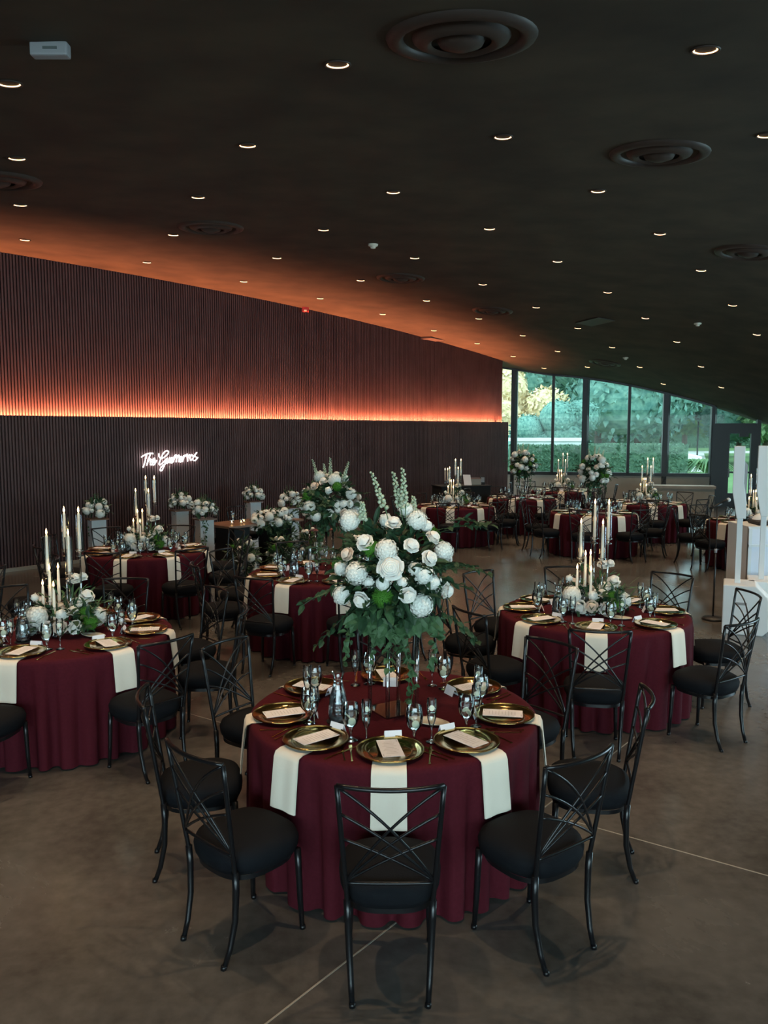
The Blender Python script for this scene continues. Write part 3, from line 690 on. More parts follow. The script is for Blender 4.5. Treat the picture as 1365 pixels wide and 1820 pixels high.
NAMES = {'rose':'rose','blush':'blush_rose','hydrangea':'hydrangea','stock':'stock_blossom','moss':'green_dianthus'}
rb = random.Random(21)
def bloom(kind, p, r_, d, parent):
    o = bpy.data.objects.new(NAMES[kind], rb.choice(MESH[kind])); COL.objects.link(o); o.parent = parent; o.location = p; o.scale = (r_, r_, r_)
    o.rotation_mode = 'QUATERNION'; q = Vector(d).normalized().to_track_quat('Z', 'Y'); q.rotate(Matrix.Rotation(0, 3, 'Z')); o.rotation_quaternion = q; return o
def leaf_quad(m, p, d, n, L, w):
    d = Vector(d).normalized(); s_ = d.cross(n)
    if s_.length < .01: s_ = d.orthogonal()
    s_.normalize(); n = s_.cross(d)
    m.add([p, p + d*L*.35 + s_*w + n*w*.35, p + d*L*.4, p + d*L*.35 - s_*w + n*w*.35, p + d*L*.75 + s_*w*.75 - n*w*.1, p + d*L*.78 - n*w*.4, p + d*L*.75 - s_*w*.75 - n*w*.1, p + d*L - n*w*.9],
          [(0,2,1),(0,3,2),(1,2,5,4),(2,3,6,5),(4,5,7),(5,6,7)])
def foliage_mb(c, rad, n, seed, L=.07, w=.016, inner=.55, zmin=-1.0):
    rr = random.Random(seed); m = MB(); c = Vector(c)
    for _ in range(n):
        d = Vector((rr.gauss(0,1), rr.gauss(0,1), rr.gauss(0,1))).normalized()
        if d.z < zmin: continue
        q = c + Vector((d.x*rad[0], d.y*rad[1], d.z*rad[2]))*rr.uniform(inner, 1.0)
        dd = (d + Vector((rr.gauss(0,.6), rr.gauss(0,.6), rr.gauss(0,.5)))).normalized(); leaf_quad(m, q, dd, Vector((rr.gauss(0,.4), rr.gauss(0,.4), 1)), L*rr.uniform(.7,1.5), w*rr.uniform(.7,1.4))
    return m
def sprig_mb(p, d, L, seed, pairs=8, leafL=.05, w=.012, droop=.2):
    rr = random.Random(seed); m = MB(); p = Vector(p); d = Vector(d).normalized(); pts = [p + d*L*i/pairs + Vector((0,0,-droop*L*(i/pairs)**2)) for i in range(pairs+1)]; m.tube(pts, .0025, 5)
    for i in range(1, pairs+1):
        s_ = d.cross(Vector((0,0,1)));
        if s_.length < .1: s_ = d.orthogonal()
        for k_ in (-1, 1): leaf_quad(m, pts[i], d*.7 + s_.normalized()*k_*.8 + Vector((rr.gauss(0,.3), rr.gauss(0,.3), rr.gauss(0,.3))), Vector((rr.gauss(0,.5), rr.gauss(0,.5), 1)), leafL*rr.uniform(.7,1.2), w)
    return m
def vine_mb(p, L, seed, sway=.05, leaf=.035):
    rr = random.Random(seed); m = MB(); p = Vector(p); pts = [p]; n = max(5, int(L/.04)); a = rr.uniform(0, 6)
    for i in range(n): pts.append(pts[-1] + Vector((math.cos(a+i*.5)*sway*.2, math.sin(a+i*.4)*sway*.2, -L/n)))
    m.tube(pts, .0018, 5)
    for q in pts[1:]:
        for _ in range(2): leaf_quad(m, q, Vector((rr.gauss(0,1), rr.gauss(0,1), -.4+rr.gauss(0,.5))), Vector((rr.gauss(0,1), rr.gauss(0,1)-1, .6)), leaf*rr.uniform(.8,1.4), leaf*.38)
    return m
def spike_mb(p, top_, seed, n=26, r_=.012):
    rr = random.Random(seed); m = MB(); p, top_ = Vector(p), Vector(top_); m2 = MB(); m.tube([p + (top_-p)*i/6 + Vector((math.sin(i)*.006, 0, 0)) for i in range(7)], .003, 5)
    for i in range(n):
        q = .25 + .75*i/n; a = i*2.4; c = p + (top_-p)*q + Vector((math.cos(a), math.sin(a), .2))*r_*(1.5-q*.9); s_ = r_*(1.25-.75*q)
        k_ = len(m2.v); m2.lathe([(0,-s_),(s_*.8,-s_*.4),(s_,.1*s_),(s_*.5,s_*.9),(0,s_)], 6, c)
        leaf_quad(m, c, Vector((math.cos(a), math.sin(a), .6)), Vector((0,0,1)), s_*2.2, s_*.5)
    return m, m2
def tall_bouquet(blooms, c, rad, seed, spikes, nl=420):
    t = empty('flower_arrangement'); c = Vector(c)
    foliage_mb(c, rad, nl, seed, .085, .020, .45).build('foliage', 'leaf', t)
    foliage_mb(c - Vector((0,0,rad[2]*.42)), (rad[0]*.8, rad[1]*.8, rad[2]*.5), int(nl*.16), seed+1, .085, .022, .5).build('foliage', 'leaf2', t)
    rr = random.Random(seed+2)
    for i in range(11):
        a = i*.571*1.1 + rr.uniform(-.2,.2); d = Vector((math.cos(a), math.sin(a), rr.uniform(-.25,.45))); sprig_mb(c + Vector((d.x*rad[0], d.y*rad[1], d.z*rad[2]))*.7, d, rad[0]*rr.uniform(.55,.95), seed+i).build('leaf_sprig', 'leaf', t)
    for i in range(6):
        a = rr.uniform(0, 6.28); vine_mb(c + Vector((math.cos(a)*rad[0]*rr.uniform(.2,.85), math.sin(a)*rad[1]*rr.uniform(.2,.85), -rad[2]*.75)), rr.uniform(.16,.34), seed+40+i).build('ivy_vine', 'leaf2', t)
    for p, q in spikes:
        s1_, s2_ = spike_mb(p, q, seed); o = s1_.build('flower_spike', 'stem', t); s2_.build('buds', 'bud', o, True)
    for k_, p, r_, d in blooms: bloom(k_, p, r_, d, t)
    return t
def random_blooms(c, rad, n, seed, rr0=(.042,.062), kinds=('rose','rose','hydrangea','hydrangea','stock','moss','blush'), zmin=-.55):
    rr = random.Random(seed); out = []; k_ = 0
    pts = []
    tries = 0
    while len(out) < n and tries < 4000:
        tries += 1; d = Vector((rr.gauss(0,1), rr.gauss(0,1), rr.gauss(0,1))).normalized()
        if d.z < zmin: continue
        kd = kinds[k_ % len(kinds)]; r_ = rr.uniform(*rr0)*(1.35 if kd == 'hydrangea' else .85 if kd == 'stock' else 1)
        p = Vector(c) + Vector((d.x*rad[0], d.y*rad[1], d.z*rad[2]))*rr.uniform(.84,.98)
        if any((p-q).length < (r_+s_)*.82 for q, s_ in pts): continue
        pts.append((p, r_)); out.append((kd, p, r_, d)); k_ += 1
    return out
def make_stand(h=.47, w=.10):
    def fn():
        t = empty('acrylic_stand'); MB().box(-w-.01,w+.01,-w-.01,w+.01,0,.008).build('base_plate', 'acrylic', t); MB().box(-w-.01,w+.01,-w-.01,w+.01,h-.008,h).build('top_plate', 'acrylic', t)
        for x in (-w, w):
            for y in (-w, w): MB().tube([(x*.93,y*.93,.008),(x*.93,y*.93,h-.008)], .012, 12).build('rod', 'acrylic', t, True)
        return t
    return Proto(fn)
stand = make_stand()

# ------------------------------------------------------------------ candles
def make_candle(L):
    def fn():
        t = empty('taper_candle'); MB().tube([(0,0,0),(0,0,L*.5),(0,0,L-.012),(0,0,L)], [.0125,.0115,.009,.004], 10).build('candle', 'wax', t, True)
        m = MB(); m.lathe([(0,-.008),(.0065,.004),(.007,.012),(.003,.028),(0,.04)], 10, (0,0,L+.006)); m.build('flame', 'flame', t, True)
        MB().tube([(0,0,L),(0,0,L+.008)], .001, 5).build('wick', 'tyre', t); return t
    return Proto(fn)
candle_l, candle_s = make_candle(.30), make_candle(.26)
def make_holder(h, sleeve):
    def fn():
        t = empty('candle_holder')
        MB().lathe([(0,0),(.045,0),(.045,.008),(.012,.014)], 18).build('base', 'acrylic', t, True)
        MB().tube([(0,0,.01),(0,0,h-.02)], .0075, 8).build('stem', 'acrylic', t, True)
        MB().lathe([(.006,h-.05),(.03,h-.045),(.03,h-.038),(.01,h-.03),(.01,h-.015),(.028,h-.01),(.034,h),(.03,h+.01),(.014,h-.004)], 16).build('cup', 'acrylic', t, True)
        if sleeve: MB().lathe([(.027,h),(.028,h+.1),(.028,h+.27)], 18).build('glass_sleeve', 'glass', t, True)
        return t
    return Proto(fn)
H_TALL, H_MID, H_LOW, H_BASE = make_holder(.62, True), make_holder(.46, True), make_holder(.24, False), make_holder(.12, False)
CSET = [(-.10,.02,.46,'M'),(.02,.07,.66,'T'),(.13,.05,.66,'T'),(.07,-.03,.46,'M'),(-.07,-.05,.24,'L'),(-.02,.0,.24,'L'),(-.13,-.02,.12,'B'),(-.03,-.10,.12,'B')]
CNAME = ['left tall','back tall','right tall','middle tall','front short','centre short','leftmost short','frontmost short']
def candle_set(T, name, rz):
    ca, sa = math.cos(rz), math.sin(rz)
    for (x, y, h, k_), nm in zip(CSET, CNAME):
        p = Vector((T[0] + x*ca - y*sa, T[1] + x*sa + y*ca, TZ+.001)); hold, hh, cd = {'M':(H_MID,.46,candle_l),'T':(H_TALL,.62,candle_l),'L':(H_LOW,.24,candle_s),'B':(H_BASE,.12,candle_s)}[k_]
        hold(p, 0, 'clear %s candle holder, %s' % (nm, name), 'candle holder', 'clear candle holders')
        cd(p + Vector((0,0,hh-.01)), rb.uniform(0,6), 'lit ivory taper, %s of cluster, %s' % (nm, name), 'candle', 'lit taper candles')
def low_bouquet(seed):
    def fn():
        t = empty('flower_arrangement'); c = (0,0,.09); rad = (.30,.24,.14)
        foliage_mb(c, rad, 320, seed, .07, .018, .5, -.35).build('foliage', 'leaf', t); foliage_mb((.05,.03,.14), (.26,.2,.24), 160, seed+3, .09, .008, .4, -.1).build('foliage', 'leaf2', t)
        for k_, p, r_, d in random_blooms((0,0,.085), (.27,.21,.12), 22, seed, (.048,.064), ('rose','hydrangea','moss','rose','blush','hydrangea','rose','stock'), -.15): bloom(k_, p, r_, d, t)
        for k_, p, r_ in [('rose',(.16,.03,.27),.058),('rose',(.07,.08,.40),.05),('rose',(.13,.09,.41),.038),('blush',(-.17,.05,.25),.036),('stock',(-.21,.02,.28),.03)]:
            bloom(k_, p, r_, (p[0], -.6, .8), t); MB().tube([(p[0]*.5,p[1]*.5,.08),(p[0]*.9,p[1]*.9,p[2]-.02)], .003, 5).build('stem', 'stem', t)
        return t
    return Proto(fn)
low_a = low_bouquet(11)

# ------------------------------------------------------------------ the tables
SEAT = ['near', 'near-right', 'right', 'far-right', 'far', 'far-left', 'left', 'near-left']
TABLES = [  # x, y, angle of the first seat (degrees), centrepiece, detail, name
    (.050, 4.342, -90, 'tall', 3, 'front table'),
    (-2.412, 6.066, -88, 'low', 3, 'left foreground candle table'),
    (1.770, 6.760, -100, 'low', 3, 'right-hand middle candle table'),
    (-3.037, 10.334, -96, 'low', 2, 'candle table below the neon sign'),
    (-.670, 8.668, -115, 'tall', 3, 'tall-floral table behind the front'),
    (1.454, 16.566, -102, 'low', 1, 'candle table beside the black bar'),
    (3.145, 18.509, -115, 'tall', 1, 'tall-floral table at the wall end'),
    (3.908, 15.157, -112, 'tall', 1, 'tall-floral table facing the windows'),
    (5.564, 17.185, -99, 'low', 1, 'candle table nearest the door'),
    (4.559, 20.765, -105, 'low', 1, 'farthest candle table'),
    (6.301, 13.699, -110, 'low', 1, 'table behind the white booth')]
SPECIAL = {0: [-92, -54, -11, 37, 93, 143, 190, 230], 1: [-97, -41, 2, 43, 88, 133, 178, 220], 2: [-103, -53, 0, 42, 88, 130, 168, 212]}
rt = random.Random(5)
for ti, (tx, ty, a0, kind, det, name) in enumerate(TABLES):
    o = bpy.data.objects.new('tablecloth', clothm[ti % 3]); COL.objects.link(o); o.location = (tx, ty, 0); o.rotation_euler = (0, 0, [2.1, .4, 1.3, 5.2][ti % 4])
    tag(o, 'floor-length burgundy cloth on the %s' % name, 'tablecloth', 'burgundy round tablecloths')
    camdir = math.degrees(math.atan2(-ty, -tx)); 
    used_ = {}
    for k_ in range(8):
        ang = SPECIAL[ti][k_] if ti in SPECIAL else a0 + 45*k_; rel = (ang - camdir + 22.5) % 360; nm = SEAT[int(rel // 45)] if ti not in SPECIAL else SEAT[k_]
        a = math.radians(ang); d = Vector((math.cos(a), math.sin(a), 0)); rz = a + PI/2; side = Vector((-math.sin(a), math.cos(a), 0))   # local +y points to the table
        def at(r_, x, z=TZ): return Vector((tx, ty, 0)) + d*r_ + side*x + Vector((0, 0, z))
        where = '%s seat of the %s' % (nm, name)
        cr = 1.045 + rt.uniform(-.02, .03); twist = rt.uniform(-.07, .07)
        chair(at(cr, rt.uniform(-.02,.02), 0), rz + twist, 'black lattice-back chair at the ' + where, 'chair', 'black lattice-back chairs')
        napkin((tx, ty, 0), a - PI/2, 'ivory napkin hanging at the ' + where, 'napkin', 'ivory napkins')
        charger(at(.60, 0, TZ+.006), rz, 'gold charger plate at the ' + where, 'plate', 'gold charger plates')
        menu(at(.595, 0, TZ+.0235), rz + rt.uniform(-.22, .22), 'white menu card on the plate, ' + where, 'menu card', 'menu cards')
        placecard(at(.435, rt.uniform(-.02,.02)), rz + rt.uniform(-.2, .2), 'white tent place card, ' + where, 'place card', 'tent place cards')
        goblet(at(.47, .115), rz + k_, 'stemmed glass of lemon water, ' + where, 'goblet', 'stemmed water glasses')
        flute(at(.45, .20), rz + k_*2, 'slim champagne flute, ' + where, 'champagne flute', 'champagne flutes')
        if det >= 2:
            fork(at(.61, -.185), rz + .12, 'gold fork beside the plate, ' + where, 'fork', 'gold forks'); 
            knife(at(.61, .19), rz - .05, 'gold knife beside the plate, ' + where, 'knife', 'gold knives')
        if det >= 3: fork(at(.60, -.225), rz + .18, 'outer gold fork, ' + where, 'fork', 'gold outer forks')
    if kind == 'low':
        low_a((tx, ty, TZ), [0, .3, -.2, .15][ti % 4], 'low white and green flower mound on the %s' % name, 'flowers', 'low flower centrepieces')
        candle_set((tx - .02, ty + .0), name, math.radians(camdir + 90)*.3)
    cpos = math.radians(camdir - 58)
    q = Vector((tx + .34*math.cos(cpos), ty + .34*math.sin(cpos), TZ)); 
    coaster(q, 0, 'round black coaster under the carafe on the %s' % name, 'coaster', 'black coasters')
    carafe(q + Vector((0,0,.006)), 0, 'clear water carafe on the %s' % name, 'carafe', 'water carafes')
    tumbler(Vector((tx + .30*math.cos(cpos-.42), ty + .30*math.sin(cpos-.42), TZ)), 0, 'small clear glass jar near the carafe on the %s' % name, 'jar', 'small glass jars')
    cpos = math.radians(camdir + 42)
    saucer(Vector((tx + .28*math.cos(cpos), ty + .28*math.sin(cpos), TZ)), math.radians(-25), 'cream oval dish near the centre of the %s' % name, 'dish', 'cream oval dishes')

# tall centrepieces ---- the front one, flower by flower
T1 = TABLES[0]; C1 = Vector((.045, 4.33, 1.52)); RAD1 = (.33, .30, .32)
def front(u, v, k_=1.0, back=0):   # a point on the front of the flower ball
    q = at_y(u, v, C1.y); dx, dz = (q.x-C1.x)/RAD1[0], (q.z-C1.z)/RAD1[2]; s_ = math.sqrt(max(.04, 1-dx*dx-dz*dz)); y = C1.y - RAD1[1]*s_*k_ + back
    p = at_y(u, v, y); d = Vector((dx*.9, -s_*1.0, dz*.9 + .12)); return p, d
BL = [('rose',694,1009,.068),('rose',648,963,.047),('rose',700,929,.042),('rose',732,969,.042),('rose',770,955,.042),('rose',764,992,.045),('rose',642,1067,.048),('rose',725,1059,.046),('rose',794,1050,.046),
      ('hydrangea',741,925,.055),('hydrangea',748,1076,.062),('hydrangea',622,926,.056),('hydrangea',687,978,.058),('hydrangea',634,1019,.060),('hydrangea',608,1058,.05),('hydrangea',788,980,.052),
      ('stock',753,1022,.05),('stock',737,1010,.035),('stock',770,1035,.04),('stock',606,1010,.04),('stock',758,935,.035),('stock',680,1037,.04),('stock',655,1035,.03),('moss',680,1062,.058),('moss',660,975,.048),('blush',617,985,.04),('stock',722,905,.04),('stock',715,1035,.03)]
blooms = []
for kd, u, v, r_ in BL:
    p, d = front(u, v, .93 if kd != 'rose' else 1.0, 0.03 if kd in ('stock','moss') else 0); blooms.append((kd, p - Vector((T1[0], T1[1], TZ)), r_, d))
for kd, p, r_, d in random_blooms(C1 - Vector((T1[0], T1[1], TZ)), RAD1, 26, 77, (.042,.055)):
    if d.y > .15: blooms.append((kd, p, r_, d))
def loc1(u, v, y): return at_y(u, v, y) - Vector((T1[0], T1[1], TZ))
sp = [(loc1(690, 925, 4.30), loc1(660, 838, 4.32)), (loc1(715, 925, 4.28), loc1(699, 838, 4.25)), (loc1(720, 920, 4.22), loc1(716, 831, 4.20)), (loc1(645, 935, 4.25), loc1(644, 892, 4.2)), (loc1(735, 930, 4.35), loc1(735, 882, 4.4))]
def make_front():
    t = tall_bouquet(blooms, C1 - Vector((T1[0], T1[1], TZ)), (.30,.27,.29), 300, sp, 650)
    for i, (u, v, y, L_) in enumerate([(712,1105,4.2,.34),(722,1110,4.25,.40),(700,1110,4.15,.22),(778,1095,4.3,.28),(790,1080,4.35,.16),(615,1085,4.2,.20)]):
        vine_mb(loc1(u, v, y), L_, 500+i, .06, .042).build('ivy_vine', 'leaf2', t)
    for i, (u, v, du, dv) in enumerate([(605,915,-.9,.25),(600,905,-.6,.5),(790,940,.9,.25),(800,925,1,.1),(800,1000,1,-.1),(605,1040,-1,-.3),(620,1090,-.8,-.6),(790,1090,.8,-.5)]):
        sprig_mb(loc1(u, v, 4.25), (du, -.15, dv), .20, 600+i, 8, .06, .015).build('leaf_sprig', 'leaf', t)
    for i, (u, v) in enumerate([(690,1105),(660,1100),(735,1100),(710,1110),(675,1120),(765,1095),(640,1095)]):
        m = MB(); p, d = front(u, v, .8); p = p - Vector((T1[0], T1[1], TZ)); rr_ = random.Random(i)
        for q in range(5): leaf_quad(m, p, Vector((rr_.gauss(0,.6), -.5, -.7+rr_.gauss(0,.4))), Vector((0,-1,.5)), .10, .030)
        m.build('broad_leaf', 'leaf2', t)
    return t
stand((T1[0], T1[1], TZ), .55, 'clear acrylic riser holding the big bouquet on the front table', 'flower stand', 'acrylic flower stands')
Proto(make_front)((T1[0], T1[1], TZ), 0, 'large tall white rose and greenery arrangement on the front table', 'flowers', 'tall flower arrangements')
def make_tall():
    c = (0, 0, .76); return tall_bouquet(random_blooms(c, (.31,.29,.31), 42, 17, (.042,.056)), c, (.29,.27,.29), 120,
        [((.0,0,.98),(0,0,1.24)),((-.12,0,.96),(-.19,.02,1.22)),((.12,-.03,.96),(.2,-.05,1.2)),((-.05,.1,.95),(-.08,.15,1.17))], 420)
tall = Proto(make_tall)
for i, rz, lab in [(4, 0, 'full white and green arrangement on a riser behind the front bouquet'), (6, 2.2, 'round cream flower ball on a riser at the wall end table'), (7, 4.1, 'tall loose white arrangement on a riser in front of the windows')]:
    x, y, _, _, _, nm = TABLES[i]
    stand((x, y, TZ), .4 + i, 'clear acrylic riser on the ' + nm, 'flower stand', 'acrylic flower stands'); tall((x + (.10 if i == 4 else 0), y, TZ), rz, lab, 'flowers', 'tall flower arrangements')

# chairs of the table beyond the left edge
for x, y, rz, lab in [(-4.15, 8.05, 1.4, 'black lattice-back chair by the left edge, nearer one'), (-3.80, 8.6, 2.0, 'black lattice-back chair by the left edge, seen edge-on')]:
    chair((x, y, 0), rz, lab, 'chair', 'black lattice-back chairs')

# ------------------------------------------------------------------ head table, pedestals and flowers by the wall
def make_pedestal():
    t = empty('pedestal'); MB().box(-.115,.115,-.115,.115,0,.88).build('column', 'pedestal', t, bevel=.004); MB().box(-.15,.15,-.15,.15,.88,.90).build('top_plate', 'wood', t); return t
pedestal = Proto(make_pedestal)
def make_small():
    t = empty('flower_arrangement'); c = (0,0,.13)
    foliage_mb(c, (.20,.19,.16), 170, 61, .08, .02, .5, -.5).build('foliage', 'leaf', t)
    for k_, p, r_, d in random_blooms(c, (.20,.18,.16), 18, 62, (.042,.055), ('rose','hydrangea','rose','stock'), -.3): bloom(k_, p, r_, d, t)
    for i, a in enumerate((-.5,.2,1.1)): vine_mb((.13*math.cos(a), .13*math.sin(a)-.06, .02), .40, 80+i, .05, .045).build('ivy_vine', 'leaf2', t)
    for i in range(3): sprig_mb((.03*(i-1),0,.25), (.3*(i-1),0,1), .13, 90+i, 5, .03, .008, 0).build('leaf_sprig', 'leaf2', t)
    return t
small = Proto(make_small)
for u, v, lab in [(172,921,'leftmost white pedestal by the slatted wall'),(320,906,'white pedestal under the neon sign, farther one'),(363,921,'white pedestal just left of the head table'),(450,891,'white pedestal behind the head table'),(516,902,'white pedestal at the right end of the head table')]:
    p = at_z(u, v, .90); p.z = 0; pedestal(p, .62, lab, 'pedestal', 'white flower pedestals'); small(p + Vector((0,0,.90)), u*.05, 'white bouquet on the ' + lab.replace('white ', ''), 'flowers', 'pedestal bouquets')
HT = at_z(452, 926, .76); HT.z = 0; ha = math.atan2(WD.y, WD.x)
t = empty('head_table', HT, ha); MB().box(-.80,.80,-.36,.36,.72,.76).build('tabletop', 'wood', t, bevel=.006); MB().box(-.62,-.30,-.25,.25,0,.72).build('base', 'blackcloth', t); MB().box(.30,.62,-.25,.25,0,.72).build('base', 'blackcloth', t)
tag(t, 'brown wooden head table below the pedestals by the wall', 'table')
def hp(x, y, z=0): return HT + WD*x - WN*y + Vector((0,0,z))
t = empty('flower_arrangement', hp(.15, -.25, .76), ha)
foliage_mb((0,-.05,.0), (.42,.2,.2), 320, 71, .09, .02).build('foliage', 'leaf', t); foliage_mb((.1,-.22,-.35), (.3,.1,.35), 220, 72, .1, .018).build('foliage', 'leaf', t)
for k_, p, r_, d in random_blooms((0,-.05,.05), (.42,.2,.15), 34, 73, (.045,.058), ('rose','hydrangea','rose','stock'), -.5): bloom(k_, p, r_, d, t)
tag(t, 'long white floral garland spilling off the head table', 'flowers')
def make_bush():
    t = empty('flower_arrangement'); foliage_mb((0,0,.3), (.26,.22,.32), 300, 75, .10, .02, .4).build('foliage', 'leaf', t)
    for k_, p, r_, d in random_blooms((0,0,.33), (.25,.22,.33), 22, 76, (.04,.058), ('rose','stock','hydrangea','rose','moss'), -.7): bloom(k_, p, r_, d, t)
    return t
bush = Proto(make_bush)
for u, v, rz, lab in [(434,1030,0,'white flowers standing on the floor, left of the head table front'),(500,1024,2,'white flowers standing on the floor before the head table'),(550,1004,4,'white flowers standing on the floor right of the head table')]:
    p = at_z(u, v, 0.0); bush((p.x, p.y, .0), rz, lab, 'flowers', 'floor flower arrangements')
chair(hp(-.3, .62), ha + PI, 'black lattice-back chair behind the head table, left one', 'chair', 'black lattice-back chairs'); chair(hp(.3, .62), ha + PI, 'black lattice-back chair behind the head table, right one', 'chair', 'black lattice-back chairs')
def make_votive():
    t = empty('votive_candle'); MB().lathe([(0,.002),(.03,.002),(.032,.07)], 14).build('glass', 'glass', t, True); MB().lathe([(0,.005),(.026,.005),(.026,.03),(0,.03)], 12).build('wax', 'wax', t); MB().lathe([(0,.03),(.006,.04),(0,.06)], 8).build('flame', 'flame', t); return t
vot = Proto(make_votive)
for i, x in enumerate((-.55, -.42, -.3)): vot(hp(x, -.1-.08*(i%2), .76), 0, '%s small glowing votive on the wooden head table' % ('leftmost','middle','rightmost')[i], 'candle', 'votives on the head table')
goblet(hp(-.36, .12, .76), 0, 'stemmed glass on the wooden head table', 'goblet', 'stemmed water glasses')

# ------------------------------------------------------------------ black bar table by the wall
P0, P1 = at_z(776, 864, .98), at_z(866, 862, .98); bc = (P0+P1)/2; bw = (P1-P0).length/2
t = empty('bar_table', (bc.x, bc.y + .2, 0), math.atan2(P1.y-P0.y, P1.x-P0.x)); MB().box(-bw+.02,bw-.02,-.3,.3,0,.96).build('cloth_skirt', 'blackcloth', t, bevel=.01); MB().box(-bw,bw,-.33,.33,.96,.98).build('tabletop', 'blackcloth', t)
tag(t, 'bar-height table under a black cloth at the far end of the slatted wall', 'table')
def on_bar(x, y=0): 
    a = t.rotation_euler.z; return Vector((t.location.x + math.cos(a)*x - math.sin(a)*y, t.location.y + math.sin(a)*x + math.cos(a)*y, .98))
bar_t = t
m = MB(); m.bar((-.07,0,0),(-.10,.10,.24),.0,.0); m = MB(); m.add([(-.09,-.02,0),(.09,-.02,0),(.06,.05,.25),(-.12,.05,.25),(-.09,-.01,0),(.09,-.01,0),(.06,.06,.25),(-.12,.06,.25)], [(0,1,2,3),(7,6,5,4),(0,4,5,1),(1,5,6,2),(2,6,7,3),(3,7,4,0)])
o = m.build('sign_card', 'paper'); o.location = on_bar(.15*bw+.03, -.1); tag(o, 'white card sign leaning on the black bar table', 'sign')
o = MB().box(-.16,.16,-.1,.1,0,.14).build('wooden_box', 'sillwall', bevel=.008); MB().box(-.165,.165,-.105,.105,.14,.16).build('lid', 'wood', o); o.location = on_bar(.42*bw+.08, .05); tag(o, 'pale keepsake box on the black bar table', 'box')
o = MB().box(-.06,.06,-.05,.05,0,.2).build('card_reader', 'tyre', bevel=.01); MB().box(-.045,.045,-.052,-.05,.06,.18).build('screen', 'grey', o); o.location = on_bar(.72*bw+.08); tag(o, 'small dark device at the right end of the black bar table', 'device')
for i, (x, l_) in enumerate([(-.68*bw, 'left'), (-.52*bw, 'right')]):
    p = on_bar(x, -.05 + .1*i); H_BASE(p, 0, '%s clear candle holder on the black bar table' % l_, 'candle holder', 'clear candle holders'); candle_s(p + Vector((0,0,.11)), 0, '%s lit candle on the black bar table' % l_, 'candle', 'lit taper candles')

# ------------------------------------------------------------------ microphone stand, loudspeakers, DJ booth
ms = at_z(1267, 1101, 0); t = empty('microphone_stand', (ms.x, ms.y, 0))
MB().lathe([(0,0),(.13,0),(.132,.012),(.11,.03),(.03,.042),(0,.045)], 28).build('base', 'mullion', t, True); MB().tube([(0,0,.04),(0,0,.85)], .011, 8).build('lower_pole', 'mullion', t, True); MB().tube([(0,0,.84),(0,0,1.40)], .008, 8).build('upper_pole', 'mullion', t, True)
MB().tube([(0,0,.82),(0,0,.87)], .016, 10).build('clutch', 'grey', t, True); MB().tube([(-.09,0,1.355),(.05,0,1.42)], .016, 8).build('clip', 'mullion', t, True)
tag(t, 'black microphone stand with round base beside the white loudspeaker', 'microphone stand')
t2 = empty('microphone', (ms.x, ms.y, 0)); MB().tube([(.03,0,1.425),(.10,0,1.452),(.115,0,1.458)], [.011,.016,.02], 10).build('body', 'tyre', t2, True); MB().lathe([(0,-.026),(.02,-.017),(.026,0),(.02,.017),(0,.026)], 14, (.13,0,1.462)).build('grille', 'white', t2, True); tag(t2, 'handheld microphone with a silver head resting on the stand', 'microphone')
def make_column():
    t = empty('column_loudspeaker')
    MB().prism([(-.12,0),(.30,0),(.36,.06),(.36,.42),(.22,.56),(-.12,.56)], -.2, .25).build('subwoofer', 'white', t, bevel=.012)
    MB().box(.02,.13,-.203,-.20,.34,.37).build('carry_handle', 'grey', t)
    MB().box(-.005,.055,-.03,.03,.56,1.30).build('pole', 'white', t, bevel=.005)
    MB().prism([(-.01,1.30),(.085,1.30),(.085,1.48),(.05,1.70),(.05,2.115),(-.065,2.115),(-.065,1.60)], -.06, .06).build('column_array', 'white', t, bevel=.006)
    MB().prism([(.05,1.60),(.08,1.52),(.085,1.9),(.05,1.95)], .0, .05).build('rear_housing', 'grey', t)
    return t
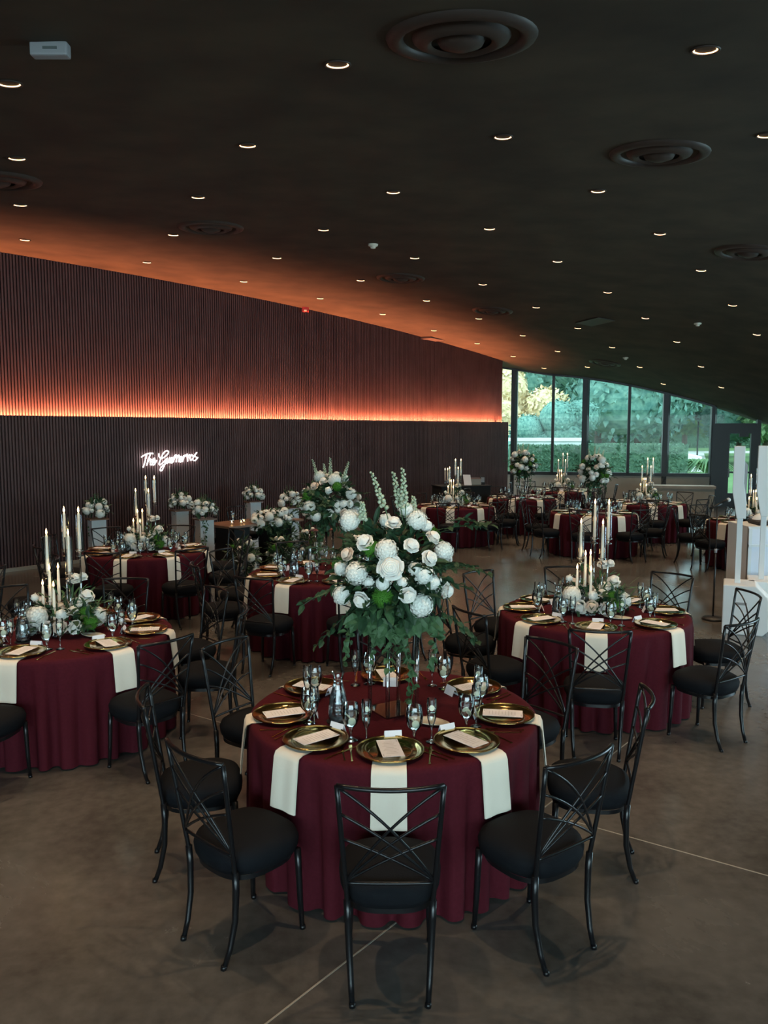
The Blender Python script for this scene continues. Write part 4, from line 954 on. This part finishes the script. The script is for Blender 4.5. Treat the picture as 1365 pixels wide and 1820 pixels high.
column = Proto(make_column)
sb = at_z(1311, 1128, 0); column((sb.x + .03, sb.y + .2, 0), -.40, 'white column loudspeaker with white subwoofer base beside the microphone stand', 'loudspeaker', 'white column loudspeakers')
sb2 = at_y(1362, 765, 9.3); column((sb2.x + .06, 9.45, 0), -.40, 'second white column loudspeaker, cut by the right edge', 'loudspeaker', 'white column loudspeakers')
q = at_y(1299, 936, 10.0); bx0 = q.x + .22; bz = q.z
t = empty('dj_booth', (bx0, 10.0, 0)); 
for x in (0.02, 1.2): MB().box(x-.02,x+.02,-.02,.02,0,bz-.02).build('frame_post', 'white', t)
MB().box(.04,1.18,-.012,.012,.05,bz-.25).build('scrim_panel', 'whiteglow', t); MB().box(.0,1.25,-.03,.0,bz-.25,bz-.22).build('rail', 'white', t); MB().box(.04,1.18,-.008,.012,bz-.22,bz-.03).build('scrim_panel', 'whiteglow', t)
MB().box(-.0,1.25,.0,.6,bz-.03,bz).build('tabletop', 'white', t); MB().box(.0,.04,.0,.6,.05,bz-.03).build('side_panel', 'white', t)
tag(t, 'white DJ booth with scrim panels behind the loudspeakers', 'booth')
t = empty('dj_controller', (bx0 + .42, 10.25, bz)); MB().box(-.25,.28,-.15,.18,.01,.045).build('body', 'tyre', t, bevel=.008); MB().lathe([(0,0),(.07,0),(.07,.008),(0,.008)], 20, (-.1,0,.045)).build('jog_wheel', 'grey', t); MB().lathe([(0,0),(.07,0),(.07,.008),(0,.008)], 20, (.14,0,.045)).build('jog_wheel', 'grey', t); MB().box(-.24,.27,-.14,.17,0,.01).build('feet', 'tyre', t)
tag(t, 'dark mixing controller on top of the white DJ booth', 'controller')
m = MB(); m.grid(lambda a, b: (.22*b*math.cos(2*PI*a), .14*b*math.sin(2*PI*a), .09*math.sqrt(max(0,1-b*b))), 24, 8); m.f = [f_[::-1] for f_ in m.f]; o = m.build('equipment_cover', 'white', None, True, (bx0 + .45, 10.42, bz + .045)); tag(o, 'rounded white cover beside the mixing controller on the booth', 'cover')
